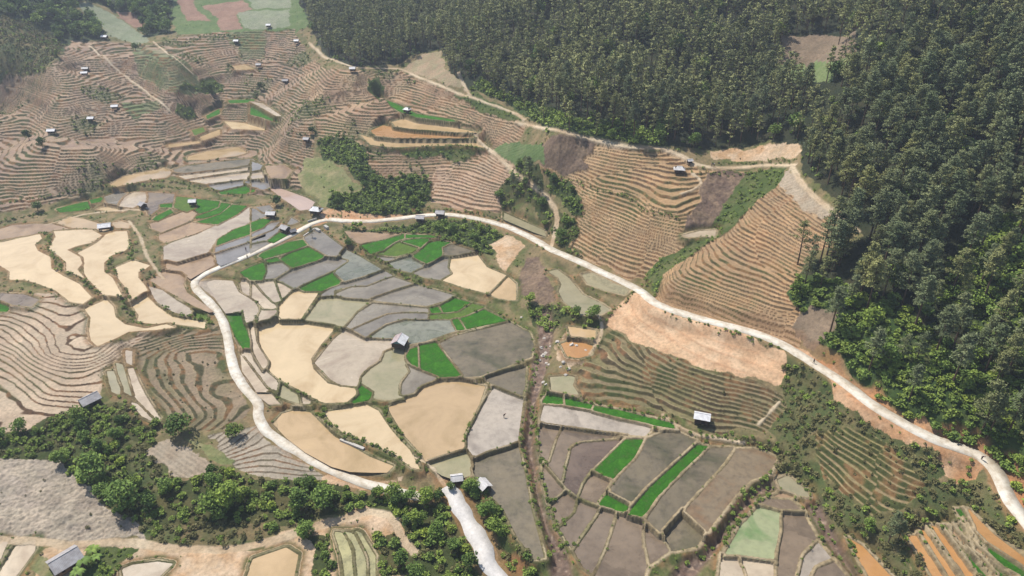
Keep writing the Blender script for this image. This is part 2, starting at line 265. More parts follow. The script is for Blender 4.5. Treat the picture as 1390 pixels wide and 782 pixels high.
# ponds and paddies: kind, tile, outline, (level)
PADS = [
 ('C','10',"0,460 90,440 190,420 200,440 165,470 180,500 240,530 245,585 300,620 380,660 440,725 400,755 340,745 270,690 190,660 120,640 45,640 50,600 0,570 -200,560 -200,480"),
 ('C','10',"230,490 270,430 260,405 350,400 440,398 490,425 440,460 370,475 320,495 340,505 385,530 395,560 370,590 405,630 385,620 320,595 320,555 290,525"),
 ('C','10',"490,440 510,420 560,405 610,405 625,480 600,500 540,520 500,560 500,600 540,630 590,720 550,715 500,710 440,650 420,630 405,600 405,560 398,530 375,510 470,460"),
 ('C','10',"560,580 640,545 720,570 700,590 665,600 665,630 700,670 710,690 630,740 620,690 570,630"),
 ('D','10',"275,365 340,335 400,345 480,370 520,400 490,405 430,392 350,390"),
 ('T','10',"-200,400 0,395 60,375 150,370 250,370 340,395 250,410 100,430 0,445 -200,460"),
 ('D','10',"540,365 580,355 625,370 620,390 560,390"),
 ('C','10',"465,300 510,287 590,300 600,312 530,310"),
 ('N','10',"270,298 340,280 420,262 435,280 432,300 340,312 290,315"), ('N','10',"425,258 490,242 500,260 440,272"),
 ('G','10',"500,240 560,220 612,222 590,240 565,280 520,272"), ('P','10',"570,270 600,240 640,218 700,218 706,240 700,262 640,292 570,286"),
 ('M','10',"715,218 840,225 835,268 770,272 765,292 760,300 720,330 700,290 715,260"), ('N','10',"768,277 830,272 828,292 770,290"),
 ('L','10',"850,238 930,245 950,290 900,315 840,290"), ('N','10',"750,335 820,300 835,315 760,358 735,350"),
 ('N','10',"950,250 1060,262 1050,290 1000,310 960,320 930,290"), ('N','10',"1000,317 1058,292 1067,268 1115,275 1060,320 980,345 935,340"), ('N','10',"980,352 1062,324 1120,278 1192,283 1150,320 1050,375 945,362"),
 ('T','10',"725,370 850,325 910,300 950,320 920,355 780,410 730,390"), ('T','10',"765,425 920,362 1030,378 940,420 800,460 770,445"),
 ('P','10',"790,480 830,460 940,422 1040,375 1130,340 1200,290 1280,300 1280,335 1200,370 1050,440 1000,510 850,555 790,540"),
 ('N','10',"1050,445 1130,395 1280,345 1280,390 1180,430 1110,450 1045,475"), ('B','10',"1040,485 1180,435 1280,400 1280,430 1160,470 1040,510"),
 ('B','10',"1040,515 1160,475 1280,440 1280,482 1170,535 1065,572 1035,545"), ('T','10',"800,560 1000,515 1035,535 1040,565 920,635 870,600 800,590"),
 ('T',None,"204,380 225,368 242,370 253,377 248,386 253,397 278,414 290,423 284,424 265,416 240,402 219,390"),
 ('N',None,"326,370 340,363 357,357 359,362 361,369 356,381 338,381"),
 ('D','10',"520,185 600,140 700,120 790,100 830,120 800,145 700,160 560,190"), ('O','10',"830,110 900,90 1050,70 1220,55 1245,80 1080,105 900,125 850,120"),
 ('P','10',"860,140 960,125 1100,110 1240,90 1260,105 1100,125 900,155"), ('P','10',"900,160 1100,130 1270,115 1280,150 1170,155 1000,178"),
 ('B','10',"990,180 1170,160 1175,185 1060,210"), ('B','10',"1180,165 1280,168 1280,205 1200,185"), ('N','10',"1050,213 1190,187 1260,205 1200,225 1070,228"),
 ('D','10',"905,45 1000,20 1150,0 1190,25 1150,40 1000,60 905,62"),
 ('B','11',"0,60 60,90 50,110 0,118"), ('P','11',"0,120 60,112 65,150 0,155"), ('B','11',"0,165 100,170 120,185 60,205 0,190"), ('N','11',"0,190 45,205 0,220"),
 ('Q','11',"85,195 120,190 260,240 310,265 290,300 240,305 160,250"), ('T','11',"70,90 160,85 200,110 170,150 90,150 75,110"),
 ('G','11',"0,290 40,300 80,330 0,365"), ('N','11',"0,365 60,345 100,350 60,390 0,415"), ('B','11',"0,420 85,370 140,360 100,400 0,440"), ('B','11',"0,445 110,400 140,385 130,410 80,450 0,465"),
 ('N','11',"75,450 140,412 180,425 110,462"), ('G','11',"0,470 70,455 90,465 0,510"), ('G','11',"175,370 195,340 230,360 190,375"), ('G','11',"20,290 90,280 110,300 60,320"),
 ('N','11',"40,525 60,508 180,460 250,447 275,472 200,500 70,540"), ('N','11',"145,540 200,510 285,482 370,525 330,545 200,585"), ('N','11',"75,545 130,535 145,550 85,560"),
 ('G','11',"80,560 140,550 195,588 120,635 60,640 60,625 75,600"),
 ('G','11',"260,435 310,405 340,405 445,485 415,528 370,525 290,480 270,465"), ('G','11',"115,640 200,592 375,535 470,545 400,595 260,660 210,685 150,650"),
 ('g','11',"430,525 460,495 530,530 630,590 560,620 450,650 400,605 480,550"), ('N','11',"230,685 260,662 390,605 420,615 460,650 340,695 260,697"),
 ('T','11',"455,405 560,410 720,420 640,445 530,465 490,450"), ('N','11',"535,475 640,445 740,420 745,440 690,460 640,500 580,515"), ('N','11',"745,422 870,425 900,435 800,438 745,440"),
 ('L','11',"600,515 660,490 720,455 815,485 780,508 700,530 640,520"), ('G','11',"610,530 680,535 770,512 760,520 660,550"), ('N','11',"725,455 850,435 860,450 820,485"),
 ('N','11',"780,530 820,500 855,465 910,452 965,460 925,485 925,525 850,565"), ('g','11',"670,560 770,530 850,570 775,605 700,585"),
 ('G','11',"780,605 860,570 930,530 960,540 950,580 970,610 920,640 850,630"), ('O','11',"925,485 965,468 1090,505 1000,520 930,525"),
 ('C','11',"960,540 1090,515 1140,580 1235,620 1200,660 1150,705 1040,680 920,640 970,605 955,575"), ('D','11',"1150,708 1205,655 1240,625 1280,660 1280,740 1200,730"),
 ('G','11',"340,715 400,660 460,655 650,600 685,620 560,670 480,672 400,690 400,715 345,722"), ('G','11',"410,710 500,668 690,627 780,658 560,735 450,727"), ('G','11',"560,735 800,665 980,715 940,740 850,765 700,752"),
 ('C','21',"130,140 200,50 325,65 240,190 140,190"),
 ('C','21',"40,240 110,205 200,205 360,225 405,235 340,310 290,380 300,430 370,500 430,515 500,525 515,550 460,590 370,595 300,575 220,530 150,490 90,440 95,400 50,330 40,290"),
 ('W','21',"260,195 340,90 480,90 575,105 510,150 450,225 330,205"), ('G','21',"455,230 520,160 590,115 860,140 865,160 740,155 650,165 480,240"),
 ('G','21',"485,242 660,168 740,160 860,162 855,192 740,190 650,215 555,280"), ('g','21',"560,282 660,215 740,197 960,195 990,245 830,300 770,310 760,280 690,260 690,285"),
 ('N','21',"860,140 905,132 925,160 865,165"), ('N','21',"915,130 985,90 1060,110 1000,150 930,162"), ('L','21',"860,170 1000,160 1070,115 1130,130 1040,175 960,190 855,192"),
 ('N','21',"970,192 1005,188 1035,240 990,245"), ('N','21',"1007,188 1130,145 1235,198 1040,238"),
 ('O',None,"596,467 616,457 692,438 718,452 724,468 720,485 650,511 630,512"), ('N','21',"812,320 895,305 1020,465 920,470 815,430"), ('N','21',"750,370 770,335 806,325 810,428 780,410"),
 ('P','21',"310,400 400,290 460,240 550,290 680,290 690,325 640,345 620,390 560,430 525,470 520,515 440,510 390,480"),
 ('W','21',"640,350 700,330 740,340 740,390 765,440 720,490 715,550 740,575 650,580 590,570 590,540 530,500 535,470 580,425 630,390"),
 ('G','21',"745,410 780,425 900,475 820,515 790,550 720,560 720,510 765,450"), ('N','21',"485,595 520,560 520,510 560,512 595,545 570,580 500,598"),
 ('D',None,"527,554 562,537 573,526 599,519 622,518 658,525 650,549 638,574 629,590 630,610 612,615 578,626 571,614 558,601 545,585 533,565"),
 ('W',None,"578,627 612,614 632,613 640,630 638,645 620,652 600,645 585,635"),
 ('C',None,"440,560 497,550 513,558 524,575 537,592 556,612 569,637 560,635 538,618 500,600 470,590 452,575"),
 ('D',None,"371,575 383,562 400,557 420,560 430,570 452,592 476,606 500,620 533,633 525,641 505,641 475,640 450,633 415,614 390,595"),
 ('p',None,"670,527 688,535 710,543 706,570 702,600 690,605 660,614 645,621 633,610 634,590 650,560 662,540"),
 ('O',None,"643,621 665,611 702,603 706,620 712,645 720,690 738,757 725,760 700,725 683,690 655,660 641,640"),
 ('O',None,"658,515 690,505 713,499 712,525 708,538 688,530 670,522"),
 ('P','11',"20,648 115,645 145,740 110,750 60,700"), ('P','11',"118,650 190,670 205,688 150,735 145,715"), ('P','11',"0,652 25,670 60,712 130,775 110,782 60,782 0,720"),
 ('P','20',"945,20 1040,0 1120,5 1150,60 1240,110 1250,150 1215,200 1180,210 1170,155 1090,160 1040,90"), ('P','20',"1160,10 1205,5 1255,80 1300,110 1340,150 1300,190 1245,200 1255,140 1240,100 1170,60"),
 ('N','20',"1090,165 1165,155 1175,210 1210,300 1210,335 1170,330 1130,260 1110,210"), ('P','20',"1160,335 1205,345 1245,420 1280,480 1300,540 1240,540 1200,480 1170,440"),
 ('P','21',"0,215 15,230 25,300 85,400 60,440 20,380 0,330"), ('P','21',"-60,240 0,340 30,400 80,450 140,495 130,545 80,520 20,440 -40,360"), ('W','21',"50,470 140,500 230,550 240,600 150,570 100,540"), ('P','21',"-40,400 20,460 90,540 140,600 90,600 40,560 -30,470"), ('P','21',"150,495 230,535 320,595 245,600 235,555"),
 ('C','20',"410,140 510,95 545,130 555,180 600,215 700,235 800,215 840,228 760,240 620,250 560,280 470,318 440,290 430,240 440,180"),
 ('C','20',"625,100 690,65 760,130 830,180 990,205 985,235 940,225 810,210 740,212 660,200 670,170"), ('P','20',"712,30 780,50 850,100 935,150 905,172 840,155 760,110"),
 ('L','20',"925,160 1000,170 1000,195 930,180"), ('M','20',"-100,60 0,65 110,70 185,95 150,130 60,120 0,100 -100,100"), ('N','20',"0,115 50,135 30,155 0,155 -60,140"),
 ('P','20',"605,340 635,345 635,410 610,400"), ('P','20',"615,430 640,425 665,490 700,560 770,670 760,690 700,620 650,560 630,480"), ('W','20',"515,440 545,440 580,520 575,555 540,540"), ('W','20',"560,400 590,410 610,480 635,560 600,540 575,480"), ('P','20',"630,590 660,600 740,670 745,685 690,660"),
 ('p',None,"733,572 738,550 780,555 840,566 884,582 875,592 850,590 790,582 740,575"),
 ('N',None,"736,546 742,537 764,541 765,550 737,548"), ('N',None,"766,541 805,550 802,557 766,551"), ('N',None,"807,551 845,558 880,567 914,575 916,582 890,578 840,568 803,558"),
 ('M','32',"180,100 200,40 295,60 260,130 225,240 195,220"), ('M','32',"300,65 450,95 640,110 570,120 380,135 330,160 315,220 290,325 225,245 265,130"), ('m','32',"330,180 350,150 400,135 590,122 470,240 400,310 365,400 300,335"),
 ('N','32',"600,125 690,125 640,215 535,318 445,275 480,240"), ('M','32',"440,285 530,322 460,440 370,405 400,340"), ('O','32',"700,125 790,90 860,95 940,130 700,345 625,430 520,375 600,270 660,210"),
 ('N','32',"515,380 620,435 600,482 465,440"), ('N','32',"950,150 1000,158 880,270 760,400 685,505 612,485 720,350 830,250"), ('O','32',"1010,165 1120,165 1085,230 860,470 765,578 690,510 770,400 900,270"),
 ('o','32',"1135,170 1220,170 1280,190 1330,215 1290,290 1200,320 1130,390 1050,490 990,568 880,470 1000,340 1090,240"), ('O','32',"870,478 985,572 940,640 820,665 800,620 770,585"),
 ('M','32',"200,250 300,370 235,430 205,330"), ('M','32',"240,435 310,385 365,415 345,480 275,545"), ('M','32',"280,550 350,480 375,420 475,462 345,650"), ('M','32',"350,655 480,465 555,480 500,650 445,770 400,740"),
 ('M','32',"450,775 510,650 560,485 690,520 680,600 705,730 680,800 560,830 460,800"), ('M','32',"695,540 760,590 810,660 715,730 690,640"),
 ('l',None,"983,755 1006,715 1030,690 1060,694 1060,720 1052,762 1000,755"), ('P',None,"980,757 1000,757 1020,800 975,800"), ('P',None,"1003,758 1052,764 1052,810 1022,805"),
 ('M','33',"110,475 220,490 275,600 210,670 180,800 80,800 85,650"), ('M','33',"0,425 60,410 150,415 210,470 100,465"), ('T','33',"60,405 110,385 170,400 160,412"), ('p','33',"200,700 285,620 350,700 270,740 240,800 180,800"), ('M','33',"270,750 360,712 430,800 250,805"),
 ('W','33',"90,320 140,300 230,370 240,400 180,390 100,350"),
 ('U','33',"430,600 500,640 650,800 540,800 470,680"),
 ('U','33',"720,590 760,590 890,790 850,800"), ('U','33',"785,550 815,590 960,800 930,800 800,600"), ('U','33',"830,540 860,550 1040,790 1000,790"), ('N','33',"895,545 925,560 1110,790 1075,790"), ('N','33',"950,545 975,545 1200,790 1165,790"),
 ('N','33',"950,460 975,465 1030,560 1130,660 1300,770 1300,800 1180,740 1050,620"), ('U','33',"1010,455 1060,510 1130,580 1300,710 1300,750 1100,620 1040,560"), ('T','33',"965,500 1050,640 1250,790 1220,790 1040,660"), ('T','33',"920,540 1120,770 1150,790 1120,790 925,575"),
 ('D',None,"330,800 342,760 388,744 404,754 395,800"), ('P','30',"590,750 640,730 760,715 830,725 750,800 600,800"),
 ('P','30',"-60,600 0,612 35,620 0,700 -60,720"), ('P','30',"70,640 170,610 165,660 100,750 60,800 -20,800 40,690"),
 ('K','31',"405,570 440,575 490,640 495,800 455,800 440,680"), ('K','31',"455,570 500,580 560,700 560,800 512,800 500,670"), ('K','31',"502,565 530,575 600,690 600,800 572,800 560,680"),
 ('W',None,"745,369 756,366 772,378 782,390 790,400 815,412 827,420 812,428 790,428 776,418 764,408 758,396 762,386 757,376", 6.0),
 ('W','12',"390,615 440,620 560,680 640,700 600,715 500,690 420,660", 7.6),
 ('D','22',"320,225 455,245 455,280 340,275", 3.6), ('U','22',"290,310 350,290 440,320 430,360 370,378 320,370", 2.0), ('W','22',"235,470 330,465 355,470 345,510 375,555 240,530", -.5),
 ('W',None,"684,289 711,301 739,313 741,321 724,315 684,298", 8.6), ('P','12',"880,425 960,405 1035,400 1030,435 980,430 900,435"),
 ('D','01',"680,590 750,570 900,600 1100,640 1000,640 780,625 690,612"), ('U','01',"580,630 640,605 720,625 900,640 1080,665 1000,668 700,668 600,658"), ('D','01',"530,650 600,672 700,690 900,672 1120,695 1150,715 1000,700 700,712 580,700"),
 ('N','01',"610,470 700,500 800,550 980,580 990,590 800,568 720,540 640,490"),
 ('D','00',"960,660 1060,625 1062,650 980,678"), ('D','00',"810,700 960,682 970,690 820,712"), ('C','00',"1080,585 1180,595 1280,620 1280,630 1120,622"), ('N','00',"995,560 1060,525 1060,550 1000,575"), ('L','00',"925,630 980,615 990,635 940,655"),
 ('N','01',"0,520 100,560 130,590 60,572 0,555"), ('N','00',"1100,485 1230,480 1220,495 1110,500"), ('P','01',"0,490 60,500 150,560 120,562 50,522"), ('D','00',"1120,320 1180,312 1230,335 1140,338"),
]
# ribbons: kind, width m, pixel polyline
ROAD = [("road", 3.5, "445,298 470,300 500,301 540,297 580,292 615,291 650,297 690,308 720,322 750,340 780,352 810,366 840,380 870,396 885,408 905,420 940,430 980,440 1020,450 1060,466 1100,490 1130,510 1160,530 1200,560 1235,580 1270,598 1300,607 1330,617 1350,632 1360,652 1370,680 1392,708 1420,740"),
        ("road", 2.9, "445,298 425,304 400,317 370,332 330,350 300,362 275,373 262,383 268,395 285,410 300,430 308,450 312,480 318,505 335,530 352,548 350,565 360,585 385,602 420,622 450,638 490,655 530,666 560,672 580,675")]
ROAD2 = [("road", 5.0, "607,660 622,680 634,700 645,725 660,755 675,780 690,810")]
PATHS = [(1.5, "420,58 440,78 480,92 545,93 560,101 620,126 700,153 712,163"), (1.3, "622,98 628,112 638,130"), (1.8, "700,165 755,178 800,188 850,199 905,202 930,213 940,222 960,227 1000,228 1040,223 1078,224"),
 (1.6, "1075,227 1085,246 1108,270 1130,288 1165,314"), (1.6, "645,184 668,205 700,236 728,256 745,268 757,290 755,310 748,332"), (2.0, "-20,732 0,733 50,735 90,740 170,735 230,745 300,748 350,740 390,728 450,710 500,694 530,700 545,730 562,750"),
 (1.0, "175,300 190,320 200,350 222,378"), (1.2, "925,262 945,255 955,245 940,235"), (1.0, "445,300 438,292 430,288"), (1.0, "0,318 60,306 110,292 160,285 190,285"), (.5,"1030,575 1045,560 1058,545"), (1.0, "120,62 160,95 200,125 230,150"),(1.0,"208,56 250,90 262,100"),
 (.8, "560,620 590,635 605,660"), (1.0,"812,430 818,440 815,460 800,480"),(0.9,"900,563 925,580 945,590 1010,600")]
STREAMS = [(4.0, "738,425 742,450 736,475 730,505 718,540 712,580 716,612 728,650 740,700 756,750 768,800"), (3.2, "1058,655 1031,666 998,697 972,731 944,759 915,800"), (2.6, "1050,655 1075,662 1100,675 1114,708 1134,742 1162,800")]
# hedges (lines of low bushes): width m, polyline
HEDGES = [(1.6,"462,318 500,345 550,375 600,400 650,425 700,440 722,462 728,490 722,520"), (2.0,"160,318 178,330 178,355 190,365 205,372 215,382"), (2.2,"58,315 70,322 62,335 80,355 85,368 105,375 130,395 142,403"), (2.2,"130,395 160,402 185,408"),
 (1.2,"145,372 150,350 165,342 178,345"),(2.0,"148,352 160,370 178,402"), (2.4,"157,403 170,412 180,435 192,438"), (2.4,"195,404 225,422 255,435 290,440"), (1.6,"0,275 60,268 130,255 200,252 260,258"), (2.0,"0,302 30,295 60,290"),(1.6,"140,250 190,245 240,248 300,262 330,268"),
 (1.6,"712,470 705,500 700,540 708,590 716,640 725,690"), (1.6,"724,555 732,600 738,650 750,700 770,750"), (1.3,"736,620 752,680 775,725 800,775"), (2.2,"430,560 448,578 480,595 520,610 560,630"), (2.0,"520,560 540,590 562,618 580,640"), (1.6,"1045,640 1020,665 1000,690 985,715"),(1.6,"1050,662 1020,690 1000,710 980,740"),
 (1.5,"745,536 800,545 850,556 900,565 920,575"),(1.5,"940,588 990,592 1040,600 1070,615 1100,640"), (1.8,"900,430 960,448 1010,462 1060,478"), (1.6,"870,395 850,408 835,420 822,432 812,445"), (1.8,"940,232 990,240 1040,230"),(1.4,"970,222 1040,219 1080,217"),
 (1.5,"580,285 610,283 650,288 690,300"), (1.4,"445,292 470,292"), (1.5,"1062,520 1075,530 1080,550"), (1.3,"500,196 560,200 620,200 650,205"), (1.2,"520,188 560,186 620,190 650,195"), (1.2,"530,176 600,175 650,190"), (1.6,"736,231 792,253 854,267 877,287 922,298"),
 (1.4,"380,165 395,150 405,145"),(1.4,"390,180 430,185"),(1.4,"350,85 380,78 400,68"), (1.3,"1085,650 1100,670 1110,700 1130,730"),(1.3,"1120,680 1140,720 1170,770"), (1.4,"770,448 800,460 812,470"), (1.4,"290,395 310,400 330,425"),(1.2,"620,545 600,570 585,600"),(1.0,"655,530 640,570 630,600"),(1.0,"375,505 385,520 400,535 430,542"),(1.0,"350,410 345,425 355,450 365,480")]
PD = []
for k, t, s, *lv in PADS:
    p = P(s, t); c = p.mean(0)
    w = onground(np.vstack([p, c[None]])); z = float(np.median(Hs(w[:, 0], w[:, 1]))) if not lv else lv[0]
    PD.append([k, onplane(p, z), z, p])
# neighbouring paddies may share a level: quantise softly
for q in PD: q[2] = round(q[2]/.15)*.15; q[1] = onplane(q[3], q[2])
# second pass: the ground follows the paddies' own levels
ex = []
for k, w_, z, p in PD:
    q = densify(p, 14)[::1]; q = onplane(q, z); m = (np.abs(q[:, 0]) < 500) & (q[:, 1] > 40) & (q[:, 1] < 600); q = q[m]
    if len(q) > 14: q = q[::int(math.ceil(len(q)/14))]
    ex += [(a, b, z) for a, b in q]
allp = np.vstack([PT, np.array(ex)]); key = np.round(allp[:, :2]/2.2).astype(int); seen = {}
for i, kk in enumerate(map(tuple, key)): seen.setdefault(kk, []).append(i)
allp = np.array([allp[v].mean(0) for v in seen.values()])
CXY = allp[:, :2]/100.0; WT = tps_fit(CXY, allp[:, 2], .004); HG = np.clip(tps(_gx, _gy), -30, 170).astype(np.float32); print('tps points', len(allp))
# ---- rasterise zones
zoneR = np.zeros((NY, NX), np.uint8)
for n, t, s in ZONES:
    r = fill(onground(densify(P(s, t))))
    if r: zoneR[r[0], r[1]][r[2]] = ZI[n]
# far ground outside every traced zone is forest
yy = np.arange(NY)[:, None]*RS + RY0; xx = np.arange(NX)[None]*RS + RX0
order = sorted(range(len(PD)), key=lambda i: PD[i][2])
labR = np.zeros((NY, NX), np.int16); levR = np.full((NY, NX), -99, np.float32)
for i in order:
    r = fill(PD[i][1])
    if r is None: continue
    labR[r[0], r[1]][r[2]] = i+1; levR[r[0], r[1]][r[2]] = PD[i][2]
def sh(a, dy, dx):
    return np.roll(np.roll(a, dy, 0), dx, 1)
def dil(lab, lev, n):
    for k in range(n):
        for dy, dx in ((0, 1), (0, -1), (1, 0), (-1, 0)):
            l2 = sh(lab, dy, dx); m = (lab == 0) & (l2 > 0)
            lab = np.where(m, l2, lab); lev = np.where(m, sh(lev, dy, dx), lev)
    return lab, lev
labR, levR = dil(labR, levR, 2)
bd = np.zeros((NY, NX), bool)
for dy, dx in ((0, 1), (1, 0)): bd |= (labR != sh(labR, dy, dx)); 
DR = np.where(bd, 0, 9).astype(np.float32)
for k in range(12):
    for dy, dx, c in ((0, 1, .22), (0, -1, .22), (1, 0, .22), (-1, 0, .22), (1, 1, .311), (-1, 1, .311), (1, -1, .311), (-1, -1, .311)):
        DR = np.minimum(DR, sh(DR, dy, dx)+c)
MX = levR.copy()
for k in range(11):
    for dy, dx in ((0, 1), (0, -1), (1, 0), (-1, 0)):
        m2 = sh(MX, dy, dx)
        MX = np.maximum(MX, m2) if k < 4 else np.where(MX < -90, m2, MX)
def samp_n(A, x, y, o=0):
    i = np.round((x-RX0)/RS-.5).astype(int); j = np.round((y-RY0)/RS-.5).astype(int)
    ok = (i >= 0) & (i < NX) & (j >= 0) & (j < NY)
    return np.where(ok, A[np.clip(j, 0, NY-1), np.clip(i, 0, NX-1)], o)
def samp_b(A, x, y, o=9.):
    u = (x-RX0)/RS-.5; v = (y-RY0)/RS-.5; i = np.floor(u).astype(int); j = np.floor(v).astype(int); a = u-i; b = v-j
    ok = (i >= 0) & (i < NX-1) & (j >= 0) & (j < NY-1); i = np.clip(i, 0, NX-2); j = np.clip(j, 0, NY-2)
    return np.where(ok, (A[j, i]*(1-a)+A[j, i+1]*a)*(1-b)+(A[j+1, i]*(1-a)+A[j+1, i+1]*a)*b, o)
# ---- polylines
def smooth_line(p, n=3):
    for _ in range(n):
        q = [p[0]]
        for i in range(len(p)-1): q += [p[i]*.75+p[i+1]*.25, p[i]*.25+p[i+1]*.75]
        q.append(p[-1]); p = np.array(q)
    return p
def resample(p, st):
    d = np.r_[0, np.cumsum(np.hypot(*np.diff(p, axis=0)[:, :2].T))]; n = max(2, int(d[-1]/st)); t = np.linspace(0, d[-1], n)
    return np.stack([np.interp(t, d, p[:, k]) for k in range(p.shape[1])], 1)
def ground_line(s, st=2.0, zs=0):
    p = onground(densify(P(s), 15, False)); p = resample(smooth_line(p, 2), st)
    z = Hs(p[:, 0], p[:, 1]).astype(float)
    for _ in range(zs): z[1:-1] = (z[:-2]+z[1:-1]*2+z[2:])/4
    return np.column_stack([p, z])
roadL = [ground_line(s, 1.5, 30) for _, _, s in ROAD]; roadL[1][0, 2] = roadL[0][0, 2]
for i in range(12):
    w = 1-i/12.; roadL[1][i, 2] = roadL[1][i, 2]*(1-w)+roadL[0][0, 2]*w
roadL += [ground_line(s, 1.5, 30) for _, _, s in ROAD2]
roadW = [w for _, w, _ in ROAD+ROAD2]
pathL = [ground_line(s, 1.5, 4) for w, s in PATHS]; streamL = [ground_line(s, 2, 10) for w, s in STREAMS]; hedgeL = [ground_line(s, 2, 2) for w, s in HEDGES]
def line_field(lines, widths, reach):
    """raster: distance minus half width to the nearest line, z of that line"""
    D = np.full((NY, NX), 99, np.float32); Z = np.zeros((NY, NX), np.float32)
    for L, w in zip(lines, widths):
        for a, b in zip(L[:-1], L[1:]):
            i0 = int((min(a[0], b[0])-reach-w-RX0)/RS); i1 = int((max(a[0], b[0])+reach+w-RX0)/RS)+1; j0 = int((min(a[1], b[1])-reach-w-RY0)/RS); j1 = int((max(a[1], b[1])+reach+w-RY0)/RS)+1
            i0 = max(i0, 0); j0 = max(j0, 0); i1 = min(i1, NX); j1 = min(j1, NY)
            if i1 <= i0 or j1 <= j0: continue
            x = (np.arange(i0, i1)+.5)*RS+RX0; y = ((np.arange(j0, j1)+.5)*RS+RY0)[:, None]
            v = b[:2]-a[:2]; t = np.clip(((x-a[0])*v[0]+(y-a[1])*v[1])/(v@v+1e-9), 0, 1)
            d = np.hypot(x-a[0]-t*v[0], y-a[1]-t*v[1])-w/2; z = a[2]+(b[2]-a[2])*t
            s = (slice(j0, j1), slice(i0, i1)); m = d < D[s]
            D[s] = np.where(m, d, D[s]); Z[s] = np.where(m, z, Z[s])
    return D, Z
rD, rZ = line_field(roadL, roadW, 7); pD, pZ = line_field(pathL, [w for w, _ in PATHS], 1.5); sD, sZ = line_field(streamL, [w for w, _ in STREAMS], 4)
# ------------------------------------------------------------------ terrain heights and ground cover
def lin(c):
    c = np.asarray(c, float)/255.; return np.where(c <= .04045, c/12.92, ((c+.055)/1.055)**2.4)
ALB = .72
def A(r, g, b): return (lin((r, g, b))*ALB).astype(np.float32)
def mixc(a, b, t): return a*(1-t[..., None])+b*t[..., None]
# terrace zones: dz, riser share, noise, flats (3 colours), riser, lip, wetness
TZ = {'terr_far': (.9, .40, 1.2, [(162,134,108), (142,114,96), (182,152,122)], (84,78,56), (206,186,158), .3),
      'terr_grn': (1.1, .45, .8, [(132,134,96), (156,140,112), (110,128,80)], (90,96,66), (168,158,128), .7),
      'terr_mid': (.85, .34, .9, [(178,144,116), (160,126,100), (194,164,130)], (98,88,62), (206,184,154), .5),
      'terr_mid_low': (.8, .30, .9, [(196,160,132), (186,150,120), (206,176,146)], (128,106,84), (218,196,170), .4),
      'terr_ochre': (.85, .28, .9, [(190,156,116), (200,164,122), (176,144,106)], (116,94,70), (214,188,150), .3),
      'terr_right': (.62, .27, .8, [(190,156,116), (198,158,114), (174,144,110)], (112,92,68), (214,186,148), .3),
      'terr_dry': (.62, .45, .8, [(140,128,96), (152,134,104), (134,126,88)], (94,82,60), (190,172,136), 1),
      'terr_fan': (.30, .20, .10, [(200,176,148), (206,184,154), (188,162,134)], (98,76,56), (220,200,174), .2),
      'terr_strip': (.9, .5, .3, [(176,136,92), (168,124,80), (150,136,90)], (124,104,66), (206,176,128), .5),
      'terr_scrub': (.8, .6, .6, [(158,142,100), (140,136,86), (166,144,110)], (84,88,50), (168,154,110), 1),
      'terr_veg': (.28, .45, .15, [(148,130,106), (122,116,84), (162,142,118)], (88,84,58), (164,148,116), 1),
      'terr_plot': (.22, .25, .06, [(176,164,146), (168,156,138), (182,170,152)], (128,114,94), (196,184,164), 1)}
FC = {'scrub': [(132,122,86), (104,112,64), (160,138,104)], 'pine': [(58,64,44), (74,72,50), (50,60,38)], 'edge': [(72,92,46), (90,96,56), (60,84,40)], 'broad': [(66,80,52), (80,88,60), (60,76,50)],
      'hill_scrub': [(104,106,68), (134,118,84), (84,100,56)], 'bare': [(228,190,152), (232,198,162), (216,174,136)], 'burnt': [(128,108,92), (108,90,78), (146,124,102)], 'burnt2': [(128,108,92), (106,88,78), (146,124,102)], 'grass': [(150,148,102), (166,154,114), (120,132,80)],
      'field_tan': [(186,162,134), (176,152,124), (168,158,124)], 'earth': [(216,186,152), (204,166,126), (224,198,168)], 'grey_slope': [(178,164,148), (164,150,134), (186,172,152)], 'bush': [(70,86,44), (84,92,52), (60,76,40)],
      'field_pale': [(150,158,128), (160,162,138), (144,152,122)], 'field_brown': [(164,130,112), (158,124,106), (172,140,120)], 'field_green': [(112,132,82), (124,138,92), (100,124,72)], 'thicket': [(78,88,48), (104,98,62), (66,80,42)],
      'clear_brown': [(148,128,108), (134,118,98), (158,138,116)], 'clear_green': [(128,146,92), (120,142,84), (140,150,104)], 'plot_pale': [(186,168,146), (174,154,130), (194,178,156)], 'cut': [(212,164,122), (192,138,96), (224,186,150)], 'gully': [(92,106,56), (110,112,70), (76,96,46)], 'bank': [(120,110,70)]*3}
PC = {'C': (236,208,164), 'D': (216,188,146), 'P': (210,192,172), 'p': (190,178,162), 'G': (158,150,138), 'g': (152,152,136), 'B': (162,158,158), 'O': (126,114,90), 'o': (150,128,98), 'M': (142,126,110), 'm': (126,108,98), 'T': (182,150,114),
      'N': (70,130,34), 'L': (104,130,58), 'l': (158,166,122), 'W': (186,174,136), 'Q': (204,176,158), 'U': (198,152,102), 'K': (176,168,128)}
